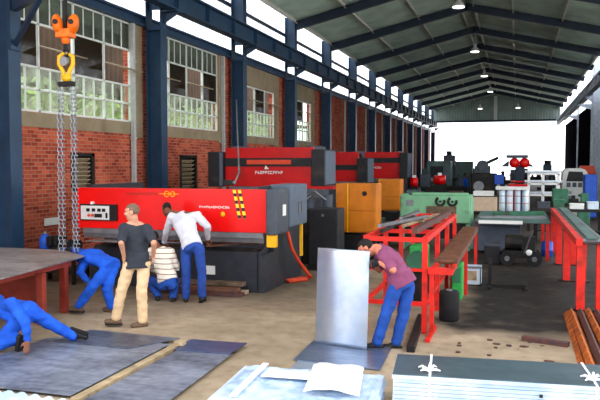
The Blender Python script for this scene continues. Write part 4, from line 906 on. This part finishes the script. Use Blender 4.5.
def enclosure(label, x0, x1, y, d, H, m1, win=True):
    r = thing('machine_enclosure', label, 'machine', ((x0 + x1) / 2, y + d / 2, 0), 'boxy machines down the hall')
    c = MB(); c.box((x0, y, .1), (x1, y + d, H)); c.done('enclosure_body', m1, r, .06)
    c = MB(); c.box((x0 + .05, y + .05, 0), (x1 - .05, y + d - .05, .1)); c.done('plinth', 'soot', r)
    if win: c = MB(); w = x1 - x0; c.box((x0 + w * .15, y - .02, H * .5), (x0 + w * .7, y, H * .88)); c.done('window_panel', 'black', r); c = MB(); c.box((x0 + w * .75, y - .04, H * .55), (x0 + w * .93, y, H * .85)); c.done('control_box', 'slate', r)
    return r
lathe_machine('teal-grey lathe just behind the mint green shear', -3.3, 29, .05, 1.9, 'teal', 'soot', .95)
lathe_machine('dark lathe at the foot of the farthest press', -3.6, 36.5, .1, 2.2, 'charcoal', 'soot', 1.35)
enclosure('teal boxy machine behind the dark lathe, before the farthest press end', -4.85, -3.55, 40, 1.4, 2.5, 'teal')
mill('tall charcoal milling machine at the left edge of the bright opening', -3.95, 44, 0, 'charcoal', 'soot', 3.1, 1.0)
enclosure('long teal machine at the left of the bright opening, beyond the tall mill', -4.3, -2.9, 49, 1.5, 2.5, 'teal', False)
for k, (x, y, h, lb) in enumerate(((-4.62, 33.4, 1.75, 'small red motor unit beside the fourth press end box'), (-3.5, 34, 1.85, 'larger red motor unit in front of the dark lathe'))):
    r = thing('motor_unit', lb, 'motor', (x, y, 0), 'red motor units down the hall'); w_ = .16 + .1 * k
    c = MB(); c.box((x - w_, y - .2, 0), (x + w_, y + .2, h - .5)); c.done('stand', 'soot', r, .01)
    c = MB(); c.cyl((x - w_, y, h - .27), (x + w_, y, h - .27), .22, n=16); c.ell((x, y - .16, h - .27), (.14, .1, .14)); c.done('motor_body', 'red', r, smooth=True)
    c = MB(); c.box((x - .08, y - .1, h - .06), (x + .08, y + .1, h + .06)); c.done('terminal_box', 'white', r)
r = thing('power_hammer', 'bulky black machine with slanting jib arm in front of the bright opening', 'machine', (-1.5, 34, 0))
c = MB(); c.box((-2.05, 33.7, 0), (-.9, 34.8, 1.9)); c.done('machine_body', 'soot', r, .06)
c = MB(); c.box((-1.9, 33.8, 1.9), (-1.2, 34.5, 2.25)); c.cyl((-1.55, 33.75, 2.25), (-1.55, 34.3, 2.25), .26, n=16); c.done('gear_case', 'charcoal', r, .03)
c = MB(); c.beam((-1.85, 34, 2.15), (-.85, 34, 2.62), .2, .14); c.done('jib_arm', 'soot', r)
c = MB(); c.box((-1.0, 33.6, 1.4), (-.6, 33.9, 1.85)); c.done('side_cover', 'blue', r, .02)
c = MB(); c.cyl((-1.7, 33.68, 1.3), (-1.7, 33.7, 1.3), .24, n=18); c.done('fly_wheel', 'steel', r)
r = thing('packing_case', 'beige packing case on a dark bench behind the mint green shear', 'box', (-1.15, 26.2, 0))
c = MB(); c.box((-1.6, 26, .66), (-.68, 26.8, 1.17)); c.done('case_body', 'beige', r, .01); c = MB(); c.box((-1.62, 25.98, 1.17), (-.66, 26.82, 1.2)); c.done('case_lid', 'soot', r)
r = thing('low_bench', 'dark low bench carrying the beige packing case and the striped drums', 'bench', (-.6, 26.4, 0))
c = MB(); c.box((-1.7, 25.9, .58), (.5, 27, .66)); c.done('bench_top', 'soot', r)
for x in (-1.6, .4):
    for y in (26, 26.9): c = MB(); c.box((x - .05, y - .05, 0), (x + .05, y + .05, .58)); c.done('leg', 'soot', r)
r = thing('paper_tray', 'white shallow tray on top of the beige packing case', 'tray', (-1.15, 26.3, 1.2))
c = MB(); c.box((-1.5, 26.05, 1.2), (-.8, 26.7, 1.24)); c.box((-1.5, 26.05, 1.24), (-.8, 26.08, 1.36)); c.box((-1.5, 26.67, 1.24), (-.8, 26.7, 1.36)); c.done('tray_body', 'white', r)
for k in range(4):                                        # four pale drums in a row under one board
    x = -.51 + k * .262; r = thing('striped_drum', 'pale striped drum on the low dark bench, %s' % ('beside the beige case', 'second from the beige case', 'third from the beige case', 'farthest from the beige case')[k], 'drum', (x, 26.3, .66), 'striped drums on the low bench')
    c = MB(); c.lathe((x, 26.3, .66), [(.105, 0), (.115, .02), (.115, .74), (.105, .76)]); c.done('drum_shell', ('galvstack', 'paleblue', 'stripecloth', 'galvstack')[k], r, smooth=True)
    
    for z in (.95, 1.2): c = MB(); c.torus((x, 26.3, z), .115, .012, (0, 0, 1), 18, 6); c.done('drum_hoop', ('slate', 'hosered', 'slate', 'hosered')[k], r)
c = MB(); c.box((-.73, 26.1, 1.42), (.38, 26.55, 1.53)); tag(c.done('white_board', 'white', None, .01), 'long white board lying across the tops of the striped drums', 'board')
r = thing('twin_drum_machine', 'machine with two glossy red drums on a blue-black post before the bright opening', 'machine', (.05, 34, 0))
for x in (-.14, .3): c = MB(); c.lathe((x, 33.8, 2.38), [(.02, -.22), (.15, -.2), (.22, -.1), (.23, .05), (.18, .17), (.06, .21)], (0, -1, .0), 20); c.done('red_drum', 'red', r, smooth=True)
c = MB(); c.box((-.5, 33.6, 2.6), (.45, 34.4, 2.74)); c.prism([(.4, 33.8, 2.2), (.75, 33.8, 2.2), (.4, 33.8, 2.45)], (0, .3, 0)); c.prism([(-.38, 33.8, 2.2), (-.75, 33.8, 2.2), (-.38, 33.8, 2.5)], (0, .3, 0)); c.done('top_plate', 'charcoal', r)
c = MB(); c.box((-.1, 33.8, 1.3), (.3, 34.3, 2.3)); c.done('post', 'navy_dark', r, .02)
c = MB(); c.box((-.38, 33.6, 1.28), (.52, 34.5, 1.42)); c.box((-.3, 33.65, 1.5), (.45, 34.4, 1.56)); c.done('red_bed', 'red', r, .02)
c = MB(); c.box((-.3, 33.7, 0), (.45, 34.4, 1.28)); c.done('machine_base', 'soot', r, .02)
r = thing('white_rack', 'white tubular rack holding pale pipes, right of the striped drums', 'rack', (1.0, 30, 0))
for x in (.45, 1.0, 1.58):
    for y in (30, 31.2): c = MB(); c.box((x - .04, y - .04, 0), (x + .04, y + .04, 1.95)); c.done('post', 'white', r)
for z in (1.05, 1.5, 1.9):
    for y in (30, 31.2): c = MB(); c.box((.4, y - .04, z), (1.62, y + .04, z + .07)); c.done('shelf_bar', 'white', r)
for k, (y, z, lb) in enumerate(((30.3, 1.12, 'lowest level'), (30.6, 1.57, 'middle level'), (30.9, 1.97, 'top level'))):
    c = MB(); c.cyl((.3, y, z + .05), (1.75, y, z + .05), .05, n=10); tag(c.done('metal_pipe', 'paleblue'), 'pale blue-grey pipe lying on the %s of the white rack' % lb, 'pipe', 'pipes on the white rack')
mill('dark stepped milling machine right of the white rack, against the bright opening', 1.4, 37, 0, 'navy_dark', 'soot', 2.5, .6)
r = thing('white_cabin', 'white rounded machine cabin with dark front window, before the dark side aisle', 'machine', (2.46, 34.5, 0))
c = MB(); P = [(1.95, 34, 0), (3.0, 34, 0), (3.0, 34, 1.7)] + [(2.72 + .28 * math.cos(t), 34, 1.85 + .28 * math.sin(t)) for t in (0, .5, 1.0, 1.5)] + [(2.2 + .25 * math.cos(t), 34, 1.88 + .25 * math.sin(t)) for t in (1.6, 2.1, 2.6, 3.1)]
c.prism(P, (0, 1.4, 0)); c.done('cabin_shell', 'white', r)
c = MB(); c.prism([(2.1, 33.97, 1.55), (2.85, 33.97, 1.55), (2.78, 33.97, 1.98), (2.2, 33.97, 2.0)], (0, .03, 0)); c.done('cabin_window', 'black', r)
c = MB()
for x in (2.12, 2.36, 2.6): c.box((x, 33.96, 1.3), (x + .17, 34, 1.5))
c.done('cabin_vent', 'slate', r)
lathe_machine('dark green lathe below the white cabin', 1.95, 28, .0, 1.3, 'green2', 'soot', 1.05)
enclosure('blue machine tucked beside the white cabin at the right', 2.65, 3.15, 31.5, .8, 1.9, 'blue', False)
r = thing('spray_hood', 'red-orange hood on dark posts behind the blue machine at the right', 'hood', (3.0, 35.5, 0))
c = MB(); c.prism([(2.75, 35.6, 1.85), (3.5, 35.6, 1.85), (3.4, 35.6, 2.25), (2.85, 35.6, 2.25)], (0, .9, 0)); c.done('hood_shell', 'hosered', r, .02)
for x in (2.85, 3.4):
    for y in (35.68, 36.4): c = MB(); c.box((x - .04, y - .04, 0), (x + .04, y + .04, 1.86)); c.done('leg', 'soot', r)
r = thing('dark_bench', 'long dark bench with clutter behind the roller table', 'bench', (1.4, 22.6, 0))
c = MB(); c.box((.45, 22.3, .92), (2.5, 23.2, 1.0)); c.done('bench_top', 'soot', r)
for x in (.55, 2.4):
    for y in (22.4, 23.1): c = MB(); c.box((x - .05, y - .05, 0), (x + .05, y + .05, .92)); c.done('leg', 'soot', r)
c = MB(); c.box((.5, 22.6, .3), (2.45, 23.1, .34)); c.done('bench_shelf', 'soot', r)
for k, (x, w_, h, m_, lb) in enumerate(((.6, .35, .2, 'charcoal', 'charcoal box at the aisle end of the long dark bench'), (1.05, .3, .28, 'green2', 'dark green box on the long dark bench next to the charcoal one'), (1.5, .4, .16, 'white', 'flat white box in the middle of the long dark bench'), (2.0, .3, .22, 'galvstack', 'pale grey box at the right-hand end of the long dark bench'))):
    r = thing('tool_box', lb, 'box', (x, 22.7, 1.0), 'boxes on the long dark bench'); c = MB(); c.box((x, 22.5, 1.0), (x + w_, 22.85, 1.0 + h * .8)); c.done('box_body', m_, r, .01); c = MB(); c.box((x - .01, 22.49, 1.0 + h * .8), (x + w_ + .01, 22.86, 1.0 + h)); c.done('box_lid', m_, r, .01)
# the back rows
rows = [('grey lathe far back, left of the distant worker', -5.4, 53, 'teal'), ('charcoal lathe far back, behind the black machine', -1.4, 47, 'charcoal'), ('teal lathe far back beneath the bright opening', .9, 48, 'teal'), ('green lathe far back by the dark side aisle', 2.9, 46, 'green2'), ('dark lathe in the last row, brick-wall side', -5.6, 60, 'charcoal'), ('dark lathe in the last row, middle', -2.2, 60, 'soot'), ('dark lathe in the last row, right-hand side', 1.6, 60, 'charcoal')]
for lb, x, y, m_ in rows: lathe_machine(lb, x, y, .0, 2.6, m_, 'soot', 1.45)
lathe_machine('grey lathe behind the orange guards', -4.4, 25.5, .0, 1.4, 'teal', 'soot', .95)
r = thing('stacked_crates', 'stack of dark crates beside the black machine with the jib arm', 'crate', (-2.9, 31.5, 0))
c = MB(); c.box((-2.9, 31.3, 0), (-2.2, 32, .6)); c.done('lower_crate', 'timber_dark', r, .01); c = MB(); c.box((-2.85, 31.35, .6), (-2.25, 31.95, 1.15)); c.done('upper_crate', 'rust_dark', r, .01)
PJ = {
    'standing': dict(pelvis=(-5.17,8.95,0.95), chest=(-5.2,8.97,1.32), neck=(-5.2,8.95,1.5), head=(-5.22,8.92,1.66), shL=(-5.32,8.86,1.44), elL=(-5.26,8.68,1.25), wrL=(-5.3,8.82,1.03), shR=(-5.07,9.06,1.41), elR=(-4.86,8.88,1.24), wrR=(-4.96,9.04,1.03), hiL=(-5.27,8.92,0.92), knL=(-5.39,8.88,0.53), anL=(-5.49,8.9,0.13), hiR=(-5.08,8.98,0.92), knR=(-5.1,8.95,0.53), anR=(-5.13,9.02,0.08)),
    'bending': dict(pelvis=(-5.22,10.85,0.96), chest=(-5.44,11.08,1.24), neck=(-5.7,11.25,1.47), head=(-5.94,11.33,1.54), shL=(-5.78,11.22,1.41), elL=(-5.97,11.36,1.13), wrL=(-6.09,11.5,0.92), shR=(-5.27,11.16,1.45), elR=(-5.11,11.22,1.27), wrR=(-5.21,11.46,1.02), hiL=(-5.34,10.86,0.91), knL=(-5.33,10.84,0.5), anL=(-5.37,10.9,0.08), hiR=(-5.1,10.86,0.92), knR=(-5.05,10.86,0.53), anR=(-5.08,10.92,0.11)),
    'squat': dict(pelvis=(-5.64,10.78,0.36), chest=(-5.77,10.86,0.67), neck=(-5.9,10.92,0.91), head=(-6.0,10.97,1.06), shL=(-6.05,10.98,0.82), elL=(-6.21,11.2,0.53), wrL=(-6.21,11.42,0.39), shR=(-5.66,10.9,0.84), elR=(-5.58,10.95,0.6), wrR=(-5.82,11.2,0.51), hiL=(-5.74,10.78,0.29), knL=(-6.18,11.14,0.29), anL=(-5.88,10.86,0.08), hiR=(-5.57,10.78,0.3), knR=(-5.7,11.16,0.31), anR=(-5.59,10.86,0.07)),
    'stoop': dict(pelvis=(-6.18,9.85,0.75), chest=(-6.56,10.0,0.83), neck=(-6.94,10.14,0.82), head=(-7.32,10.4,0.79), shL=(-6.72,9.95,0.75), elL=(-6.64,9.72,0.62), wrL=(-6.47,9.68,0.49), shR=(-7.06,10.34,0.84), elR=(-7.42,10.6,0.83), wrR=(-7.66,10.72,0.82), hiL=(-6.2,9.8,0.68), knL=(-6.26,9.5,0.46), anL=(-6.52,9.5,0.13), hiR=(-6.17,9.9,0.68), knR=(-6.13,9.68,0.37), anR=(-6.11,9.78,0.08)),
    'crouch': dict(pelvis=(-5.88,7.42,0.48), chest=(-6.15,7.45,0.51), neck=(-6.4,7.45,0.51), head=(-6.56,7.42,0.45), shL=(-5.97,7.3,0.61), elL=(-5.7,7.2,0.42), wrL=(-5.67,7.2,0.19), shR=(-6.43,7.6,0.57), elR=(-6.55,7.62,0.24), wrR=(-6.52,7.5,0.01), hiL=(-5.9,7.36,0.4), knL=(-6.17,7.2,0.09), anL=(-5.87,7.26,0.19), hiR=(-5.83,7.46,0.5), knR=(-5.69,7.7,0.29), anR=(-5.45,7.84,0.11)),
    'holding': dict(pelvis=(-1.37,8.88,0.87), chest=(-1.5,8.88,1.11), neck=(-1.7,8.86,1.28), head=(-1.83,8.86,1.27), shL=(-1.57,8.7,1.21), elL=(-1.42,8.5,1.06), wrL=(-1.61,8.6,1.13), shR=(-1.68,9.02,1.24), elR=(-1.68,9.0,0.98), wrR=(-1.75,8.8,1.06), hiL=(-1.43,8.8,0.82), knL=(-1.56,8.78,0.45), anL=(-1.67,8.8,0.08), hiR=(-1.31,8.95,0.8), knR=(-1.36,8.9,0.42), anR=(-1.45,8.92,0.06)),
}
# ------------------------------------------------------------------ people
def remesh(mb, name, m, parent, voxel, smooth=5, folds=0., ffreq=9., seed=0):
    bmesh.ops.recalc_face_normals(mb.b, faces=mb.b.faces)
    me = bpy.data.meshes.new(name); mb.b.to_mesh(me); mb.b.free()
    t = bpy.data.objects.new('t', me); COL.objects.link(t)
    k = t.modifiers.new('r', 'REMESH'); k.mode = 'VOXEL'; k.voxel_size = voxel
    k = t.modifiers.new('s', 'SMOOTH'); k.factor = .5; k.iterations = smooth
    dg = bpy.context.evaluated_depsgraph_get(); nm = bpy.data.meshes.new_from_object(t.evaluated_get(dg)); bpy.data.objects.remove(t); bpy.data.meshes.remove(me)
    nm.name = name
    if folds:
        nv = [v.normal.copy() for v in nm.vertices]
        for v, vn in zip(nm.vertices, nv):
            q = v.co * ffreq + V((seed, seed * 2.3, 0)); h = noise.noise(V((q.x, q.y, q.z * 1.7))) + .5 * noise.noise(q * 2.1)
            v.co += vn * (h * folds)
    nm.materials.clear(); nm.materials.append(MT[m])
    nm.transform(world_of(parent).inverted())
    for p in nm.polygons: p.use_smooth = True
    o = bpy.data.objects.new(name, nm); COL.objects.link(o); o.parent = parent
    return o

def person(label, J, look, up, skin, top, bottom, shoes, hair, sleeve='short', hem=0., grip=None, toeL=None, toeR=None, hands=(None, None), group=None, bulk=1.):
    """J: joints; look/up: the head's frame; top/bottom: cloth materials (the same one = overall)"""
    J = {k: V(v) for k, v in J.items()}
    base = (J['anL'] + J['anR']) / 2; r = thing('person', label, 'person', (base.x, base.y, 0), group)
    lat_h = (J['hiR'] - J['hiL']).normalized(); lat_s = (J['shR'] - J['shL']).normalized()
    f = V(look).normalized(); u = V(up); u = (u - f * u.dot(f)).normalized(); s = f.cross(u); HR = M((s, f, u)).transposed()
    hd = J['head']; LOC = lambda x, y, z: hd + HR @ V((x, y, z))
    def spine(mb, k, lo, hi, widen=1.):
        pe, ch, nk = J['pelvis'], J['chest'], J['neck']; d0 = (ch - pe).normalized()
        st = [(-.16, pe - d0 * .10, .135, .10), (0, pe, .168, .115), (.3, pe.lerp(ch, .35), .155, .105), (.6, pe.lerp(ch, .7), .165, .112), (1, ch, .178, .122), (1.5, ch.lerp(nk, .55), .172, .105), (1.8, ch.lerp(nk, .85), .125, .08), (2, nk, .07, .065)]
        rings = []; pts = [q for t, q, a, b in st if lo <= t <= hi]
        for i, (t, q, a, b) in enumerate([q for q in st if lo <= q[0] <= hi]):
            d = (pts[min(i + 1, len(pts) - 1)] - pts[max(i - 1, 0)]).normalized(); L = lat_h.lerp(lat_s, min(1, max(0, t / 1.2))); L = (L - d * L.dot(d)).normalized(); F = d.cross(L)
            rings.append([q + L * math.cos(w) * a * k * widen * bulk + F * math.sin(w) * b * k * widen * bulk for w in [2 * PI * j / 20 for j in range(20)]])
        mb.loft(rings); return mb
    # the body: one continuous surface from head to fingertips
    c = MB(); spine(c, .8, -.05, 2)
    for sd in 'LR':
        c.limb([J['neck'].lerp(J['sh' + sd], .3), J['sh' + sd], J['el' + sd], J['wr' + sd]], [.06, .062, .042, .028], 10)
        c.limb([J['hi' + sd], J['kn' + sd], J['an' + sd]], [.074, .054, .04], 10)
    c.limb([J['neck'].lerp(J['chest'], .2), J['neck'], LOC(0, -.02, -.07)], [.06, .056, .054], 12)
    c.ell(LOC(0, -.008, .03), (.076, .097, .092), HR, 18, 12); c.ell(LOC(0, .022, -.05), (.058, .07, .072), HR, 16, 10); c.ell(LOC(0, .05, -.088), (.034, .034, .028), HR)
    c.limb([LOC(0, .088, .025), LOC(0, .108, -.022)], [.011, .017], 8); c.ell(LOC(0, .082, -.055), (.026, .016, .014), HR); c.ell(LOC(0, .08, .038), (.055, .022, .014), HR)
    for q in (-1, 1): c.ell(LOC(q * .079, -.012, -.005), (.012, .022, .034), HR); c.ell(LOC(q * .04, .062, -.025), (.03, .03, .03), HR)
    gl = []
    for sd, hv in zip('LR', hands):
        w = J['wr' + sd]; fd = (w - J['el' + sd]).normalized(); hdv = V(hv[0]).normalized() if hv else fd; nrm = V(hv[1]).normalized() if hv else lat_s * (1 if sd == 'L' else -1)
        nrm = (nrm - hdv * nrm.dot(hdv)).normalized(); sidev = hdv.cross(nrm); curl = hv[2] if hv else .5; th = hv[3] if hv and len(hv) > 3 else 1
        R3 = M((sidev, hdv, nrm)).transposed(); g = MB() if grip else c
        g.ell(w + hdv * .05, (.04, .055, .018), R3, 14, 9); g.limb([w - fd * .02, w + hdv * .03], [.028, .03], 10)
        for k, (off, ln) in enumerate(((-.03, .07), (-.01, .082), (.011, .077), (.031, .06))):
            p = w + hdv * .085 + sidev * off; d1 = (hdv * math.cos(curl * .5) + nrm * math.sin(curl * .5)); d2 = (hdv * math.cos(curl * 1.3) + nrm * math.sin(curl * 1.3)); d3 = (hdv * math.cos(curl * 2) + nrm * math.sin(curl * 2)); sp = sidev * off * .25
            g.limb([p - hdv * .02, p + d1 * ln * .45 + sp * .5, p + d1 * ln * .45 + d2 * ln * .33 + sp, p + d1 * ln * .45 + d2 * ln * .33 + d3 * ln * .25 + sp], [.0105, .01, .009, .008], 8)
        p = w + hdv * .03 - sidev * .035 * th; g.limb([p, p - sidev * .025 * th + hdv * .03 + nrm * .012, p - sidev * .03 * th + hdv * .062 + nrm * .024], [.014, .012, .009], 8)
        if grip: gl.append(g)
    remesh(c, 'body', skin, r, .009, 3)
    for g in gl: remesh(g, 'glove', grip, r, .0075, 2)
    # face
    for q in (-1, 1): e = MB(); e.ell(LOC(q * .03, .082, .012), (.011, .008, .007), HR, 10, 7); e.done('eye', 'eye', r)
    e = MB(); e.ell(LOC(0, .097, -.056), (.022, .006, .004), HR, 10, 6); e.done('mouth', 'skin_ruddy', r)
    # hair: a cap over crown and nape
    e = MB(); e.ell((0, 0, 0), (.081, .101, .096), None, 26, 16); bm = e.b
    bmesh.ops.delete(bm, geom=[q for q in bm.faces if (q.calc_center_median().y > .02 and q.calc_center_median().z < .045) or (q.calc_center_median().z < -.055) or (q.calc_center_median().y > -.02 and q.calc_center_median().z < -.0)], context='FACES')
    bmesh.ops.solidify(bm, geom=bm.faces[:], thickness=.008)
    for vv in bm.verts: vv.co = LOC(vv.co.x, vv.co.y - .008, vv.co.z + .03)
    e.done('hair', hair, r, smooth=True)
    # clothes
    t = MB(); spine(t, 1.0, -.2 if top == bottom else 0, 1.8, 1.06)
    if top != bottom:                                   # loose hem over the waistband
        pe, ch = J['pelvis'], J['chest']; d = (ch - pe).normalized(); L = (lat_h - d * lat_h.dot(d)).normalized(); F = d.cross(L)
        t.loft([[pe + d * z + L * math.cos(w) * .178 * bulk + F * math.sin(w) * .13 * bulk for w in [2 * PI * j / 20 for j in range(20)]] for z in (-hem, .05, .12)])
    for sd in 'LR':
        sh, el, wr = J['sh' + sd], J['el' + sd], J['wr' + sd]; root = J['chest'].lerp(J['neck'], .6).lerp(sh, .35)
        if sleeve == 'short': t.limb([root, sh, sh.lerp(el, .8)], [.085, .082, .068], 12)
        else: t.limb([root, sh, el, wr - (wr - el).normalized() * .02], [.088, .084, .064, .046], 12)
    if top == bottom:
        for sd in 'LR': t.limb([J['hi' + sd].lerp(J['pelvis'], .3), J['hi' + sd], J['kn' + sd], J['an' + sd] + (J['kn' + sd] - J['an' + sd]).normalized() * .02], [.096, .102, .084, .072], 12)
        t.limb([J['neck'].lerp(J['chest'], .12), J['neck']], [.085, .072], 12)
        remesh(t, 'overall', top, r, .013, 4, .012, 8, len(label))
    else:
        remesh(t, 'shirt', top, r, .012, 4, .010, 8, len(label))
        t = MB(); spine(t, 1.0, -.2, .3, .95)
        for sd in 'LR': t.limb([J['hi' + sd].lerp(J['pelvis'], .3), J['hi' + sd], J['kn' + sd], J['an' + sd] + (J['kn' + sd] - J['an' + sd]).normalized() * .02], [.086, .096, .078, .07], 12)
        remesh(t, 'trousers', bottom, r, .012, 4, .010, 8, len(label) + 3)
    # shoes
    for sd, td in (('L', toeL), ('R', toeR)):
        a = J['an' + sd]; d = V(td[:3]).normalized(); e = MB(); g = a - V((0, 0, .0)); low = V((0, 0, -1)) if d.z > -.3 else (d.cross(V((0, 0, 1)).cross(d))).normalized() * -1
        if len(td) > 3: low = V((0, 0, 1)); low = (low - d * low.dot(d)).normalized()
        heel = g + low * .05 - d * .045; toe = heel + d * .235
        ang = [heel, heel + d * .1, toe - d * .05]; e.limb([heel, heel + d * .11, toe - d * .05], [.04, .042, .038], 12); e.limb([g + low * .0, heel + d * .05], [.05, .045], 12); e.limb([heel + d * .05 - low * .035, heel + d * .14 - low * .005], [.042, .036], 12)
        so = remesh(e, 'shoe', shoes, r, .009, 3)
        e = MB(); ac = d.cross(low).normalized(); pr = [(-.05, 0), (-.04, .034), (.02, .038), (.1, .046), (.16, .044), (.2, .024), (.21, 0)]
        pl = [heel + low * .034 + d * x + ac * y for x, y in pr] + [heel + low * .034 + d * x - ac * y for x, y in pr[-2:0:-1]]
        e.prism(pl, low * .018); e.done('sole', 'rubber', so)
    return r

GRD = .07
def ground(J):                                           # ankles at shoe height above the floor
    return J
person('man standing with head turned left, in charcoal T-shirt and khaki trousers', PJ['standing'], (-.95, -.2, -.06), (0, 0, 1), 'skin', 'tee_dark', 'khaki', 'shoe_brown', 'hair_grey', 'short', .09,
       None, (-.9, -.25, 0), (-.55, -.5, 0), ((( -.3, .35, -.8), (.6, .6, 0), .5), ((-.5, .5, -.7), (-.6, -.5, 0), .5)))
person('worker in pale shirt and blue trousers bending over the nearest press', PJ['bending'], (-.55, .6, -.62), (-.3, .5, .8), 'skin_dark', 'shirt_white', 'trouser_blue', 'shoe_black', 'hair_dark', 'long', .02,
       None, (-.35, .9, 0), (-.1, 1, 0), (((.1, .6, -.6), (0, -.6, -.6), .5), ((-.2, .7, -.6), (0, -.6, -.6), .5)))
person('squatting worker in cream and brown striped shirt between two standing men', PJ['squat'], (-.6, .75, -.3), (-.2, .2, 1), 'skin_dark', 'shirt_stripe', 'jeans', 'shoe_black', 'hair_dark', 'long', .0,
       None, (-.5, .8, 0), (-.2, .9, 0))
person('stooping worker in royal blue overalls reaching past the corner of the big plate', PJ['stoop'], (-.75, .45, -.5), (-.5, .3, .8), 'skin_dark', 'overall', 'overall', 'shoe_brown', 'hair_dark', 'long', 0,
       'overall_patch', (-.95, -.1, 0), (-.9, .1, 0))
person('worker in royal blue overalls crouching with one hand on a plate, at left edge', PJ['crouch'], (-.85, .1, -.5), (-.4, 0, .9), 'skin_dark', 'overall', 'overall', 'shoe_black', 'hair_dark', 'long', 0,
       None, (-.25, .1, -.9), (.85, .15, -.3, 1), (((.3, -.55, -.6), (-.2, -.4, -.75), .2), None))
person('worker in plum T-shirt and blue jeans bending to hold the upright galvanised sheet', PJ['holding'], (-.8, -.1, -.55), (-.5, 0, .85), 'skin_ruddy', 'tee_plum', 'jeans', 'shoe_black', 'hair_dark', 'short', .06,
       'glove', (-.95, -.2, 0), (-.95, -.15, 0), (((-.85, .2, -.3), (0, .9, -.3), 1.1), ((-.85, -.3, -.1), (0, -.9, -.2), 1.1)), None, 1.1)
PD = dict(pelvis=(0, 0, .95), chest=(0, .02, 1.3), neck=(0, 0, 1.5), head=(0, .03, 1.67), shL=(-.19, 0, 1.43), elL=(-.25, -.02, 1.15), wrL=(-.2, .15, .98), shR=(.19, 0, 1.43), elR=(.25, -.02, 1.15), wrR=(.2, .17, 1.0), hiL=(-.09, 0, .92), knL=(-.11, .03, .5), anL=(-.12, -.02, .08), hiR=(.09, 0, .92), knR=(.12, .03, .5), anR=(.14, 0, .08))
def far_person(label, x, y, rz, top, bottom):
    R_ = M.Rotation(rz, 3, 'Z'); J = {k: R_ @ V(v) + V((x, y, 0)) for k, v in PD.items()}; f = R_ @ V((0, 1, 0))
    person(label, J, (f.x, f.y, -.3), (0, 0, 1), 'skin_dark', top, bottom, 'shoe_black', 'hair_dark', 'long', .0, None, f, f)
far_person('small distant worker in a blue top, standing far down the hall before the bright opening', -2.95, 42.5, -.9, 'overall', 'black')
# ------------------------------------------------------------------ camera, sky, exposure
cam = bpy.data.cameras.new('camera'); co = bpy.data.objects.new('camera', cam); COL.objects.link(co)
cam.sensor_width = 36; cam.lens = 710 / 600 * 36; cam.clip_end = 500
co.location = (0, 0, 2.35); co.rotation_euler = (PI / 2 - .0513, 0, .297); S.camera = co
w = bpy.data.worlds.new('sky'); S.world = w; w.use_nodes = True; nt = w.node_tree
bg = nt.nodes['Background']; bg.inputs[0].default_value = (.93, .96, 1, 1); bg.inputs[1].default_value = 2.4
S.view_settings.view_transform = 'Standard'; S.view_settings.look = 'None'; S.view_settings.gamma = 1; S.view_settings.exposure = .48
S.cycles.max_bounces = 8; S.cycles.diffuse_bounces = 5; S.cycles.transparent_max_bounces = 12; S.cycles.caustics_reflective = False; S.cycles.caustics_refractive = False
S.cycles.sample_clamp_indirect = 6
